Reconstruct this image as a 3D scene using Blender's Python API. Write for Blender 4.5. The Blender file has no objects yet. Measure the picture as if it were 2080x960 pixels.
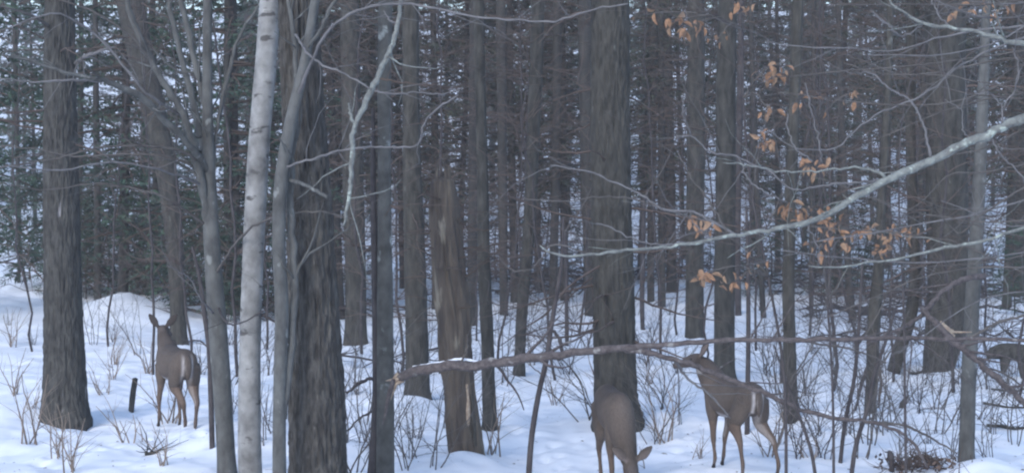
import bpy, math, random
import numpy as np
from mathutils import Vector

# ------------------------------------------------------------------ camera, world, sun, exposure
SC = bpy.context.scene
F, UC, VH, H = 3500.0, 1040.0, 395.0, 2.5          # focal length in photo pixels, centre column, horizon row, eye height
cam_d = bpy.data.cameras.new('camera'); cam = bpy.data.objects.new('camera', cam_d)
SC.collection.objects.link(cam); SC.camera = cam
cam.location = (0, 0, H); cam.rotation_euler = (math.radians(90), 0, 0)
cam_d.sensor_width = 36; cam_d.lens = F / 2080 * 36
cam_d.shift_y = (VH - 480) / 2080.0
cam_d.clip_start = 0.1; cam_d.clip_end = 4000
W = bpy.data.worlds.new('World'); SC.world = W; W.use_nodes = True
wn = W.node_tree; wn.nodes.clear()
wo = wn.nodes.new('ShaderNodeOutputWorld'); bg = wn.nodes.new('ShaderNodeBackground')
sky = wn.nodes.new('ShaderNodeTexSky'); sky.sky_type = 'NISHITA'; sky.sun_disc = False
SUN_EL, SUN_ROT = math.radians(32), math.radians(205)
sky.sun_elevation = SUN_EL; sky.sun_rotation = SUN_ROT
sky.air_density = 1.0; sky.dust_density = .6; sky.ozone_density = 1.7
bg.inputs[1].default_value = 0.15
wn.links.new(sky.outputs[0], bg.inputs[0]); wn.links.new(bg.outputs[0], wo.inputs[0])
sun_d = bpy.data.lights.new('sun', 'SUN'); sun = bpy.data.objects.new('sun', sun_d); SC.collection.objects.link(sun)
sun_d.energy = 0.8; sun_d.angle = math.radians(25); sun_d.color = (1.0, 0.97, 0.94)
sdir = Vector((math.sin(SUN_ROT) * math.cos(SUN_EL), math.cos(SUN_ROT) * math.cos(SUN_EL), math.sin(SUN_EL)))
sun.rotation_euler = sdir.to_track_quat('Z', 'Y').to_euler()
SC.view_settings.view_transform = 'Standard'; SC.view_settings.look = 'None'
SC.view_settings.exposure = 1.4; SC.view_settings.gamma = 1.0; SC.view_settings.use_curve_mapping = False
SC.render.filter_size = 2.0
try: SC.cycles.max_bounces = 6; SC.cycles.diffuse_bounces = 3; SC.cycles.pixel_filter_type = 'BLACKMAN_HARRIS'; SC.cycles.filter_width = 2.2
except Exception: pass

R = random.Random(7); NR = np.random.default_rng(7)
C = SC.collection

# ------------------------------------------------------------------ noise and terrain
def _h(ix, iy, iz):
    n = (ix * 374761393 + iy * 668265263 + iz * 2147483647 * 0 + iz * 1274126177) & 0xffffffff
    n = ((n ^ (n >> 13)) * 1103515245) & 0xffffffff
    n = ((n ^ (n >> 16)) * 69069) & 0xffffffff
    return (n & 0xffff) / 65535.0
def noise(x, y, z=0.0):
    x, y, z = np.broadcast_arrays(np.asarray(x, float), np.asarray(y, float), np.asarray(z, float))
    xi, yi, zi = np.floor(x), np.floor(y), np.floor(z)
    fx, fy, fz = x - xi, y - yi, z - zi
    fx, fy, fz = [t * t * (3 - 2 * t) for t in (fx, fy, fz)]
    xi, yi, zi = xi.astype(np.int64) + 5000, yi.astype(np.int64) + 5000, zi.astype(np.int64) + 5000
    def L(a, b, t): return a + (b - a) * t
    c = [[[_h(xi + i, yi + j, zi + k) for k in (0, 1)] for j in (0, 1)] for i in (0, 1)]
    r = [[L(c[i][j][0], c[i][j][1], fz) for j in (0, 1)] for i in (0, 1)]
    return L(L(r[0][0], r[0][1], fy), L(r[1][0], r[1][1], fy), fx)
BUMPS = []    # (x, y, sx, sy, amplitude)
def hgt(x, y):
    x = np.asarray(x, float); y = np.asarray(y, float)
    z = 0.16 * (noise(x * .33, y * .2) - .5) + 0.10 * (noise(x * .9 + 9, y * .6) - .5) + 0.085 * (noise(x * 2.6, y * 2 + 4) - .5)
    z = z + 0.045 * (noise(x * 6, y * 6, 3) - .5)
    z = z * np.clip((y + 5) / 15, 0, 1)
    z = z + np.where(y > 42, (y - 42) * 0.026, 0) * 1.0
    z = np.where(y > 115, (115 - 42) * .026 + (z - z) + 34 * (lambda t: t * t * (3 - 2 * t))(np.clip((y - 115) / 190, 0, 1)) * (.8 + .4 * noise(x * .008 + 3, y * .006)), z)
    for bx, by, sx, sy, a in BUMPS:
        z = z + a * np.exp(-((x - bx) / sx) ** 2 - ((y - by) / sy) ** 2)
    return z
def X(u, d): return (u - UC) * d / F
def Z(v, d): return H - (v - VH) * d / F
def P(u, v, d): return np.array((X(u, d), d, Z(v, d)))
def ground_d(u, v):
    d = F * H / (v - VH)
    for _ in range(12): d = .5 * d + .5 * F * (H - float(hgt(X(u, d), d))) / (v - VH)
    return d
def bump(u, v, su, sd, a):
    d = F * H / (v - VH); BUMPS.append((X(u, d), d, su * d / F, sd, a))
bump(40, 850, 110, 1.0, .16); bump(130, 905, 130, .8, .08); bump(250, 650, 130, 2.0, .38); bump(330, 590, 60, 3, .45)
bump(930, 940, 70, .5, .07); bump(850, 835, 60, .6, .10); bump(20, 640, 160, 3, .25); bump(1930, 770, 90, .9, .12)
bump(700, 740, 60, 1.2, .12); bump(1280, 880, 90, .5, -.05); bump(450, 925, 60, .5, .08); bump(1750, 860, 120, .8, .08)

for _u, _v in [(134, 852), (363, 702), (722, 700), (849, 815), (945, 920), (996, 872), (1053, 762), (1254, 862), (1411, 692), (1472, 775), (1609, 852), (1764, 836), (1910, 748), (1962, 952), (432, 906)]:
    _d = F * H / (_v - VH); BUMPS.append((X(_u, _d) + R.uniform(-.1, .1), _d - .1, .5, .55, .07)); BUMPS.append((X(_u, _d), _d, .22, .25, -.06))
for _k in range(26):
    _d = R.uniform(14, 36); BUMPS.append((R.uniform(-.33, .33) * _d, _d, R.uniform(.15, .7), R.uniform(.15, .6), R.uniform(.03, .11)))
bump(260, 655, 110, .9, .14); bump(330, 610, 40, 1.2, .18); bump(70, 600, 90, 2, .2); bump(1980, 560, 90, 3, .3)
DENTS = []
for _a, _b, _n in [((330, 900), (60, 960), 16), ((390, 890), (470, 950), 8), ((1180, 960), (1010, 830), 18), ((1010, 830), (1120, 700), 12), ((1400, 950), (1340, 780), 16), ((1340, 780), (1560, 700), 14), ((200, 700), (300, 850), 14), ((1560, 950), (1700, 880), 12), ((1850, 850), (1700, 760), 10), ((20, 720), (80, 860), 9)]:
    for _k in range(_n):
        _t = _k / _n; _u = _a[0] + (_b[0] - _a[0]) * _t + R.gauss(0, 7); _v = _a[1] + (_b[1] - _a[1]) * _t + R.gauss(0, 2); _d = F * H / (_v - VH)
        DENTS.append((X(_u, _d) + (.07 if _k % 2 else -.07), _d, R.uniform(.05, .08), R.uniform(.07, .12), -R.uniform(.04, .08)))

# ------------------------------------------------------------------ mesh building
class MB:
    def __init__(s): s.v = []; s.q = []; s.t = []; s.n = 0
    def add(s, v, q=None, t=None):
        v = np.asarray(v, float); s.v.append(v)
        if q is not None and len(q): s.q.append(np.asarray(q, np.int64) + s.n)
        if t is not None and len(t): s.t.append(np.asarray(t, np.int64) + s.n)
        s.n += len(v)
    def mesh(s, name, mat, origin=(0, 0, 0), smooth=True):
        me = bpy.data.meshes.new(name)
        v = (np.concatenate(s.v) if s.v else np.zeros((0, 3))) - np.asarray(origin, float)
        q = np.concatenate(s.q) if s.q else np.zeros((0, 4), np.int64)
        t = np.concatenate(s.t) if s.t else np.zeros((0, 3), np.int64)
        me.vertices.add(len(v)); me.vertices.foreach_set('co', v.ravel())
        nl = len(q) * 4 + len(t) * 3
        me.loops.add(nl); me.loops.foreach_set('vertex_index', np.concatenate([q.ravel(), t.ravel()]))
        me.polygons.add(len(q) + len(t))
        st = np.concatenate([np.arange(len(q)) * 4, len(q) * 4 + np.arange(len(t)) * 3])
        me.polygons.foreach_set('loop_start', st)
        if smooth: me.polygons.foreach_set('use_smooth', np.ones(len(q) + len(t), bool))
        me.update(calc_edges=True); me.validate()
        me.materials.append(mat)
        return me
    def build(s, name, mat, parent=None, origin=(0, 0, 0), smooth=True):
        o = bpy.data.objects.new(name, s.mesh(name, mat, origin, smooth)); C.objects.link(o)
        if parent is not None: o.parent = parent
        return o
def tube_arrays(path, rad, sides=6, ref=None):
    p = np.asarray(path, float); r = np.asarray(rad, float) * np.ones(len(p))
    t = np.gradient(p, axis=0); t /= np.linalg.norm(t, axis=1)[:, None] + 1e-9
    if ref is None:
        m = np.abs(t.mean(0)); ref = np.zeros(3); ref[int(np.argmin(m))] = 1
    a = np.cross(t, ref); a /= np.linalg.norm(a, axis=1)[:, None] + 1e-9
    b = np.cross(t, a)
    th = np.arange(sides) * 2 * math.pi / sides
    return p, r, t, a, b, th
def tube(mb, path, rad, sides=6, cap=True):
    p, r, t, a, b, th = tube_arrays(path, rad, sides)
    n = len(p)
    v = p[:, None] + r[:, None, None] * (np.cos(th)[None, :, None] * a[:, None] + np.sin(th)[None, :, None] * b[:, None])
    i = np.arange(n - 1)[:, None] * sides; j = np.arange(sides)[None]; k = (j + 1) % sides
    q = np.stack([i + j, i + k, i + sides + k, i + sides + j], -1).reshape(-1, 4)
    v = v.reshape(-1, 3); tt = []
    if cap:
        v = np.vstack([v, p[0] - t[0] * r[0] * .3, p[-1] + t[-1] * r[-1] * .6]); c0 = n * sides; c1 = c0 + 1
        jj = np.arange(sides); kk = (jj + 1) % sides; e = (n - 1) * sides
        tt = np.vstack([np.stack([kk, jj, jj * 0 + c0], 1), np.stack([e + jj, e + kk, jj * 0 + c1], 1)])
    mb.add(v, q, tt)
def spline(pts, n):
    p = np.asarray(pts, float)
    if len(p) == 2: s = np.linspace(0, 1, n)[:, None]; return p[0] * (1 - s) + p[1] * s
    seg = np.r_[0, np.cumsum(np.linalg.norm(np.diff(p[:, :3], axis=0), axis=1))]
    m = np.gradient(p, seg, axis=0)
    tt = np.linspace(0, seg[-1], n); k = np.clip(np.searchsorted(seg, tt, side='right') - 1, 0, len(p) - 2)
    h = (seg[k + 1] - seg[k])[:, None]; s = ((tt - seg[k]) / (seg[k + 1] - seg[k]))[:, None]
    return (2*s**3-3*s**2+1)*p[k] + (s**3-2*s**2+s)*h*m[k] + (-2*s**3+3*s**2)*p[k+1] + (s**3-s**2)*h*m[k+1]
def bark_trunk(mb, pts, rads, sides, step, amp, cell, zlen, flare=.35, seed=0):
    """trunk with bark ridges as real relief"""
    L = np.linalg.norm(np.diff(np.asarray(pts)[:, :3], axis=0), axis=1).sum()
    n = max(6, int(L / step)); pr = spline([list(p) + [r] for p, r in zip(pts, rads)], n)
    path, rad = pr[:, :3], np.maximum(pr[:, 3], .004)
    p, r, t, a, b, th = tube_arrays(path, rad, sides, ref=np.array((0, 1., 0)))
    s = np.r_[0, np.cumsum(np.linalg.norm(np.diff(path, axis=0), axis=1))]
    T, S = np.meshgrid(th, s); RR = r[:, None] * np.ones_like(T)
    r0 = float(np.median(rads)); k = r0 / cell
    wob = noise(np.cos(T) * 1.2 + seed, np.sin(T) * 1.2, S * 1.6) * 1.4
    n1 = noise(np.cos(T) * k + seed * 7.3 + wob, np.sin(T) * k + 3 + wob, S / zlen)
    n2 = noise(np.cos(T) * k * 2.3 + seed, np.sin(T) * k * 2.3, S / zlen * 2.4)
    rid = 1 - np.abs(2 * n1 - 1) * 1.0
    disp = amp * (1.6 * (rid ** .7 - .62) + .8 * (n2 - .5))
    big = 1 + .10 * (noise(np.cos(T) * .9 + seed, np.sin(T) * .9, S * .7) - .5)
    if flare:
        zf = np.maximum(S - .25, 0)
        lob = .5 + .5 * np.cos(T * 4 + seed) * .8 + .3 * np.cos(T * 3 + seed * 2)
        big = big + flare * np.exp(-zf / .13) * (.35 + np.clip(lob, 0, 1.5))
    RR = RR * big + disp
    v = p[:, None] + RR[..., None] * (np.cos(T)[..., None] * a[:, None] + np.sin(T)[..., None] * b[:, None])
    i = np.arange(n - 1)[:, None] * sides; j = np.arange(sides)[None]; kk = (j + 1) % sides
    q = np.stack([i + j, i + kk, i + sides + kk, i + sides + j], -1).reshape(-1, 4)
    v = np.vstack([v.reshape(-1, 3), p[-1] + t[-1] * r[-1] * .4])
    jj = np.arange(sides); e = (n - 1) * sides
    mb.add(v, q, np.stack([e + jj, e + (jj + 1) % sides, jj * 0 + n * sides], 1))
def grow(mb, p, d, L, r, lvl, rng, sides=5, droop=0.0, wob=.22, dens=3.0, tips=None, spread=(30, 65)):
    """one wandering twig and its side twigs"""
    n = max(4, min(12, int(L / .1) + 2)); st = L / (n - 1)
    px, py, pz = p; dx, dy, dz = d
    pts = [(px, py, pz)]; dirs = []
    for i in range(n - 1):
        dx += rng.gauss(0, wob) * .6; dy += rng.gauss(0, wob) * .6; dz += rng.gauss(0, wob) * .6 - droop * st
        m = math.sqrt(dx*dx+dy*dy+dz*dz) + 1e-9; dx /= m; dy /= m; dz /= m
        px += dx * st; py += dy * st; pz += dz * st
        pts.append((px, py, pz)); dirs.append((dx, dy, dz))
    rr = [r * (1 - .72 * i / (n - 1)) for i in range(n)]
    tube(mb, pts, rr, sides)
    if tips is not None: tips.append(pts[-1])
    if lvl <= 0: return
    cnt = max(1, int(dens * (L / .5) ** .6 + rng.random()))
    for c in range(cnt):
        f = .15 + .8 * (c + rng.random()) / cnt
        i = min(n - 2, int(f * (n - 1)))
        bd = dirs[i]; q = Vector(bd); ax = q.orthogonal().normalized()
        from mathutils import Quaternion
        ax.rotate(Quaternion(q, rng.random() * 6.283))
        nd = q.copy(); nd.rotate(Quaternion(ax, math.radians(rng.uniform(*spread))))
        nd.z += .1; nd.normalize()
        grow(mb, pts[i], tuple(nd), L * rng.uniform(.3, .6) * (1.1 - .5 * f), rr[i] * rng.uniform(.45, .65), lvl - 1, rng, max(3, sides - 1), droop, wob, dens, tips, spread)

# ------------------------------------------------------------------ materials
def mat(name, base, dark=None, scale=8.0, stretch=(1, 1, 1), rough=.9, bump=.3, bscale=None, spots=None, fine=.5, coord='Object', island=0.0, spec=.2):
    m = bpy.data.materials.new(name); m.use_nodes = True; t = m.node_tree; N = t.nodes; Lk = t.links
    b = N['Principled BSDF']; b.inputs['Roughness'].default_value = rough; b.inputs['Specular IOR Level'].default_value = spec
    tc = N.new('ShaderNodeTexCoord'); mp = N.new('ShaderNodeMapping'); mp.inputs['Scale'].default_value = stretch
    Lk.new(tc.outputs[coord], mp.inputs[0])
    n1 = N.new('ShaderNodeTexNoise'); n1.inputs['Scale'].default_value = scale; n1.inputs['Detail'].default_value = 7; n1.inputs['Roughness'].default_value = .6
    Lk.new(mp.outputs[0], n1.inputs['Vector'])
    cr = N.new('ShaderNodeValToRGB'); cr.color_ramp.elements[0].position = .32; cr.color_ramp.elements[1].position = .68
    dk = dark or tuple(c * .55 for c in base)
    cr.color_ramp.elements[0].color = (*dk, 1); cr.color_ramp.elements[1].color = (*base, 1)
    Lk.new(n1.outputs['Fac'], cr.inputs[0]); out = cr.outputs[0]
    if spots:     # (colour, scale, threshold, stretch)
        col, sc, th, ss = spots
        m2 = N.new('ShaderNodeMapping'); m2.inputs['Scale'].default_value = ss; Lk.new(tc.outputs[coord], m2.inputs[0])
        n2 = N.new('ShaderNodeTexNoise'); n2.inputs['Scale'].default_value = sc; n2.inputs['Detail'].default_value = 5; Lk.new(m2.outputs[0], n2.inputs['Vector'])
        c2 = N.new('ShaderNodeValToRGB'); c2.color_ramp.elements[0].position = th; c2.color_ramp.elements[1].position = th + .06
        Lk.new(n2.outputs['Fac'], c2.inputs[0])
        mx = N.new('ShaderNodeMix'); mx.data_type = 'RGBA'; Lk.new(c2.outputs[0], mx.inputs[0]); Lk.new(out, mx.inputs[6]); mx.inputs[7].default_value = (*col, 1)
        out = mx.outputs[2]
    if island:
        g = N.new('ShaderNodeNewGeometry'); mr = N.new('ShaderNodeMapRange'); mr.inputs[3].default_value = 1 - island; mr.inputs[4].default_value = 1 + island
        Lk.new(g.outputs['Random Per Island'], mr.inputs[0])
        mm = N.new('ShaderNodeMix'); mm.data_type = 'RGBA'; mm.blend_type = 'MULTIPLY'; mm.inputs[0].default_value = 1
        Lk.new(out, mm.inputs[6]); Lk.new(mr.outputs[0], mm.inputs[7]); out = mm.outputs[2]
    Lk.new(out, b.inputs['Base Color'])
    if bump:
        bn = N.new('ShaderNodeBump'); bn.inputs['Strength'].default_value = bump; bn.inputs['Distance'].default_value = .02
        n3 = N.new('ShaderNodeTexNoise'); n3.inputs['Scale'].default_value = bscale or scale * 2.5; n3.inputs['Detail'].default_value = 6
        Lk.new(mp.outputs[0], n3.inputs['Vector']); Lk.new(n3.outputs['Fac'], bn.inputs['Height']); Lk.new(bn.outputs[0], b.inputs['Normal'])
    return m
M = {}
M['snow'] = mat('snow', (.80, .81, .84), (.72, .735, .77), 1.2, rough=.7, bump=.25, bscale=6, spots=((.30, .27, .25), 9, .70, (1, 1, 1)))
M['snowcap'] = mat('snow_cap', (.82, .83, .86), (.76, .77, .8), 6, rough=.7)
M['bark_dark'] = mat('furrowed_bark', (.098, .091, .082), (.024, .022, .022), 24, (1, 1, .25), bump=1.0, spots=((.18, .175, .17), 34, .68, (1, 1, .14)))
M['bark_left'] = mat('grey_furrowed_bark', (.088, .085, .078), (.028, .027, .027), 22, (1, 1, .28), bump=.8, spots=((.23, .22, .225), 15, .66, (1, 1, .12)))
M['bark_mid'] = mat('conifer_bark', (.080, .075, .066), (.028, .027, .025), 16, (1, 1, .3), bump=.7, spots=((.125, .128, .115), 9, .70, (1, 1, .5)))
M['bark_far'] = mat('far_bark', (.058, .055, .050), (.03, .028, .027), 8, (1, 1, .3), bump=.5)
M['bark_grey'] = mat('smooth_grey_bark', (.130, .130, .124), (.058, .057, .055), 11, (1, 1, .5), bump=.35, spots=((.19, .195, .185), 9, .64, (1, 1, .7)))
M['bark_mottle'] = mat('mottled_bark', (.115, .113, .105), (.048, .046, .043), 8, (1, 1, .8), bump=.4, spots=((.26, .275, .265), 5, .61, (1, 1, .8)))
M['birch'] = mat('birch_bark', (.33, .325, .315), (.12, .115, .11), 5.5, (1, 1, .9), rough=.8, bump=.5, spots=((.085, .08, .078), 7, .62, (.8, .8, 1.7)))
M['rotten'] = mat('rotten_wood', (.125, .100, .078), (.045, .038, .036), 10, (1, 1, .15), bump=.9, spots=((.20, .175, .14), 7, .62, (1, 1, .25)))
M['limb'] = mat('lichen_bark', (.25, .265, .245), (.12, .12, .115), 22, rough=.9, bump=.8, spots=((.34, .38, .34), 16, .6, (1, 1, 1)))
M['branch'] = mat('weathered_branch_bark', (.155, .132, .128), (.06, .05, .052), 26, bump=.9, spots=((.28, .27, .26), 8, .64, (1, 1, 1)))
M['twig'] = mat('twig_bark', (.130, .118, .110), (.068, .06, .058), 8, bump=0)
M['twig_pale'] = mat('pale_twig_bark', (.18, .172, .172), (.10, .095, .098), 8, bump=0)
M['twig_dark'] = mat('dark_twig_bark', (.085, .075, .075), (.04, .035, .038), 8, bump=0)
M['deadtwig'] = mat('dead_twig_bark', (.120, .088, .070), (.06, .045, .04), 5, bump=0)
M['deadnear'] = mat('brown_dead_twig_bark', (.14, .105, .09), (.07, .055, .05), 5, bump=0)
M['broken'] = mat('fresh_broken_wood', (.50, .40, .30), (.28, .2, .15), 30, (1, 1, 1), bump=.6)
M['needles'] = mat('hemlock_needles', (.060, .098, .066), (.028, .048, .036), .9, bump=0, island=.45, rough=.75)
M['needles2'] = mat('brown_tinged_needles', (.064, .070, .050), (.032, .038, .030), .8, bump=0, island=.45, rough=.75)
M['leaf'] = mat('beech_leaf', (.35, .20, .12), (.18, .105, .065), 3, bump=0, coord='Generated', rough=.6)
M['leaf2'] = mat('faded_beech_leaf', (.33, .215, .14), (.2, .13, .085), 3, bump=0, coord='Generated', rough=.6)
M['litter'] = mat('litter', (.13, .09, .07), (.05, .04, .04), 5, bump=0, island=.5)
M['grass'] = mat('dry_stems', (.30, .24, .19), (.18, .14, .12), 5, bump=0, island=.3)
M['hoof'] = mat('deer_hoof', (.02, .018, .018), bump=0, rough=.5)
M['eye'] = mat('deer_eye', (.01, .008, .007), bump=0, rough=.08, spec=.6)

# ------------------------------------------------------------------ things
def tagp(o, label=None, cat=None, group=None, kind=None):
    if label: o['label'] = label
    if cat: o['category'] = cat
    if group: o['group'] = group
    if kind: o['kind'] = kind
    return o
def thing(name, label, cat, loc, group=None, rz=0):
    o = bpy.data.objects.new(name, None); C.objects.link(o); o.location = loc; o.rotation_euler = (0, 0, rz)
    o.empty_display_size = .2
    return tagp(o, label, cat, group)

# ---- ground: one sheet from behind the viewer to the horizon
def ground():
    ys = np.concatenate([np.linspace(-300, 11, 60)[:-1], np.linspace(11, 32, 420)[:-1], np.linspace(32, 60, 160)[:-1], np.linspace(60, 320, 150)[:-1], np.linspace(320, 750, 30)])
    xs = np.concatenate([-np.geomspace(700, 14, 30)[:-1], np.linspace(-14, -6, 60)[:-1], np.linspace(-6, 6, 320)[:-1], np.linspace(6, 14, 60)[:-1], np.geomspace(14, 700, 30)])
    Xg, Yg = np.meshgrid(xs, ys); Zg = hgt(Xg, Yg)
    for bx, by, sx, sy, a in DENTS:
        k = (abs(Xg - bx) < .4) & (abs(Yg - by) < .5); Zg[k] += a * np.exp(-((Xg[k] - bx) / sx) ** 2 - ((Yg[k] - by) / sy) ** 2) - a * .35 * np.exp(-((Xg[k] - bx) / sx / 1.8) ** 2 - ((Yg[k] - by) / sy / 1.8) ** 2)
    n, m = Xg.shape; i = np.arange(n - 1)[:, None] * m; j = np.arange(m - 1)[None]
    q = np.stack([i + j, i + j + 1, i + m + j + 1, i + m + j], -1).reshape(-1, 4)
    mb = MB(); mb.add(np.stack([Xg, Yg, Zg], -1).reshape(-1, 3), q)
    tagp(mb.build('snow_ground', M['snow']), 'snow covered forest floor with soft mounds and hollows', kind='structure')
ground()

# ---- trees placed by their outline: pts are (u, v) from the base up, w their widths in photo pixels
def tree(name, label, pts, w, bark='bark_mid', d=None, cat='tree', group=None, detail=1, lean=0.0, amp=.006, cell=.03, zlen=.2, flare=.3,
         top=9.0, stubs=0, branches=(), twigs=0, seed=None, toptaper=.45, twmat='twig', stublen=(.35, 1.7)):
    seed = R.randint(0, 999) if seed is None else seed; rng = random.Random(seed)
    u0, v0 = pts[0]
    if d is None: d = ground_d(u0, v0)
    x0 = X(u0, d); z0 = float(hgt(x0, d))
    root = thing(name, label, cat, (x0, d, z0), group); org = (x0, d, z0)
    dd = [d + lean * (Z(v, d) - z0) for u, v in pts]
    pp = [P(u, v, e) for (u, v), e in zip(pts, dd)]; rr = [ww * e / F / 2 for ww, e in zip(w, dd)]
    if pp[0][2] > z0: pp[0][2] = z0
    if v0 < 950 or pp[0][2] <= z0 + .02: pp[0] = np.array((pp[0][0], d, z0 - .25))
    else:                                      # the foot lies below the frame
        k = (z0 - .25 - pp[0][2]) / (pp[1][2] - pp[0][2]); ft = pp[0] + (pp[1] - pp[0]) * k
        ft[1] = pp[0][1]; pp = [ft] + pp; rr = [rr[0] * 1.04] + rr
        root.location = (ft[0], ft[1], z0); org = (ft[0], ft[1], z0)
    if top and pp[-1][2] < top:
        dr = (pp[-1] - pp[-2]); dr /= dr[2]; dr[:2] *= .6; g = top - pp[-1][2]
        pp += [pp[-1] + dr * g * .5, pp[-1] + dr * g]; rr += [rr[-1] * (1 + toptaper) / 2, rr[-1] * toptaper]
    mb = MB()
    sides, step = {3: (180, .014), 2: (56, .04), 1: (22, .10), 0: (10, .3)}[detail]
    bark_trunk(mb, pp, rr, sides, step, amp, cell, zlen, flare, seed)
    mb.build('trunk', M[bark], root, org)
    for br in branches:                                # (points, widths, material, side twig level, depth offset)
        bp, bw = br[0], br[1]; bm = br[2] if len(br) > 2 else twmat; lv = br[3] if len(br) > 3 else 1; dz = br[4] if len(br) > 4 else 0
        limb(root, org, bp, bw, d, bm, lv, rng, dz)
    if stubs:                                          # dead side branches, each a part
        zs = [rng.uniform(.9, min(top, 7)) for _ in range(int(stubs * 2.2))]
        ctr = spline([list(p) + [r] for p, r in zip(pp, rr)], 80)
        sm = MB()
        for zz in zs:
            k = int(np.argmin(abs(ctr[:, 2] - zz))); c = ctr[k]
            a = rng.uniform(0, 6.283); dr = (math.cos(a), math.sin(a) * .8, rng.uniform(-.15, .25))
            grow(sm, tuple(c[:3] + np.array(dr) * c[3] * .7), dr, rng.uniform(*stublen), max(.0045, c[3] * .07), 1, rng, 4, .12, .24, 3.2)
        tagp(sm.build('dead_twigs', M['deadnear'], root, org), kind='stuff')
    return root, pp, rr, d, org
def limb(root, org, bp, bw, d, bm, lv, rng, dz=0.0, name='branch', d1=None, dens=3.0, tl=(.25, .7)):
    n = max(5, 5 * len(bp)); e = [d + (dz if k else 0) * (k / (len(bp) - 1)) ** .7 for k in range(len(bp))]
    pr = spline([list(P(u, v, ee)) + [w * ee / F / 2] for (u, v), w, ee in zip(bp, bw, e)], n)
    jit = np.array([[rng.gauss(0, 1) for _ in range(3)] for _ in range(n)]) * (.0035 + pr[:, 3:4] * .06); jit[0] = 0
    pr[:, :3] += jit
    mb = MB(); tube(mb, pr[:, :3], np.maximum(pr[:, 3] * np.array([rng.uniform(.88, 1.12) for _ in range(n)]), .0018), 10 if max(bw) > 8 else 6)
    o = mb.build(name, M[bm], root, org)
    if lv:
        tm = MB(); L = np.linalg.norm(np.diff(pr[:, :3], axis=0), axis=1).sum()
        for c in range(int(L * dens + 1)):
            k = rng.randint(int(n * .15), n - 2); t = pr[k + 1, :3] - pr[k, :3]; t /= np.linalg.norm(t)
            nd = t + np.array([rng.gauss(0, .8), rng.gauss(0, .6), rng.gauss(0.1, .8)]); nd /= np.linalg.norm(nd)
            grow(tm, tuple(pr[k, :3]), tuple(nd), rng.uniform(*tl), max(.0024, pr[k, 3] * .42), lv - 1, rng, 4, 0, .25, 2.5)
        tagp(tm.build('twigs', M[bm], o, org), kind='stuff')
    return o

# ------------------------------------------------------------------ near and middle trees, left to right
tree('oak_tree', 'big upright grey tree with furrowed bark and flared root in snow mound at left',
     [(134, 852), (132, 780), (128, 600), (124, 400), (122, 200), (122, 0)], [92, 84, 74, 68, 62, 56], 'bark_left', detail=3, amp=.019, cell=.021, zlen=.14, flare=.22,
     branches=[([(150, 130), (180, 112), (232, 95)], [9, 7, 3], 'twig_pale', 1, -.6), ([(110, 60), (60, 30), (0, 12)], [8, 6, 4], 'twig', 2, -.8)], stubs=6, seed=3)
tree('leaning_tree', 'mossy dark tree leaning left behind the left deer', [(363, 702), (360, 600), (352, 470), (338, 350), (312, 220), (282, 90), (264, 0)], [33, 32, 36, 42, 48, 52, 54], 'bark_mid', detail=2, amp=.006, stubs=10)
tree('maple_tree', 'smooth grey multi-stemmed tree forking into many slim stems left of birch',
     [(464, 960), (452, 800), (442, 660), (432, 520), (426, 400), (422, 250), (421, 100), (422, 0)], [36, 37, 37, 33, 30, 22, 19, 18], 'bark_grey', d=15.0, detail=2, amp=.002, cell=.06, flare=.15, top=6,
     branches=[([(428, 480), (405, 350), (375, 240), (330, 165), (290, 90), (262, 20), (250, -30)], [20, 17, 15, 13, 12, 12, 11], 'bark_grey', 1, -.3),
               ([(426, 420), (412, 300), (385, 180), (362, 90), (342, 0), (336, -30)], [18, 16, 14, 12, 10, 9], 'bark_grey', 1, .3),
               ([(424, 330), (412, 200), (390, 100), (368, 0), (362, -30)], [15, 13, 13, 12, 11], 'bark_grey', 1, .2),
               ([(428, 420), (444, 240), (462, 160), (480, 90), (500, 50), (530, 5), (545, -20)], [9, 8, 8, 7, 6, 5, 4], 'bark_grey', 1, .2),
               ([(424, 350), (380, 290), (330, 240), (290, 200), (240, 175), (205, 163), (140, 150), (60, 122), (0, 112)], [14, 14, 13, 13, 12, 10, 7, 5, 4], 'bark_grey', 2, -1.2),
               ([(205, 165), (150, 163), (80, 166), (0, 160)], [8, 6, 4, 3], 'twig_pale', 1, -.4),
               ([(418, 340), (360, 305), (290, 296), (200, 300), (110, 322), (0, 340)], [7, 6, 6, 5, 4, 3], 'twig', 2, -1.0),
               ([(420, 380), (340, 350), (240, 330), (120, 345), (0, 338)], [6, 5, 4, 4, 3], 'twig_pale', 2, -1.3),
               ([(424, 460), (330, 400), (200, 372), (90, 385), (0, 372)], [6, 5, 4, 3, 2], 'twig', 2, -.9),
               ([(380, 240), (300, 190), (180, 60), (120, 30), (0, 62)], [7, 6, 5, 4, 3], 'twig_pale', 2, -1.0),
               ([(350, 200), (290, 100), (200, 30), (90, -10)], [6, 5, 4, 3], 'twig', 2, -.6),
               ([(436, 560), (500, 470), (560, 440), (640, 430), (720, 445)], [6, 5, 4, 3, 2], 'twig', 2, -1.6),
               ([(440, 620), (470, 660), (520, 640), (580, 600)], [5, 4, 3, 2], 'twig_dark', 2, -1.0),
               ([(440, 640), (410, 610), (380, 560), (340, 540)], [5, 4, 3, 2], 'twig_pale', 2, -.7),
               ([(415, 345), (340, 318), (250, 312), (150, 318), (60, 300), (0, 296)], [6, 6, 5, 4, 3, 3], 'twig', 2, -.7)], seed=11)
tree('broken_sapling', 'thin dark crooked sapling standing just right of the left deer', [(432, 906), (428, 800), (424, 700), (414, 630), (405, 560), (390, 500)], [11, 11, 11, 10, 8, 5], 'twig_dark', detail=1, amp=.001, flare=0, top=0, cat='sapling',
     branches=[([(424, 705), (400, 690), (370, 700)], [3, 3, 2], 'twig_dark', 1)])
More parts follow.
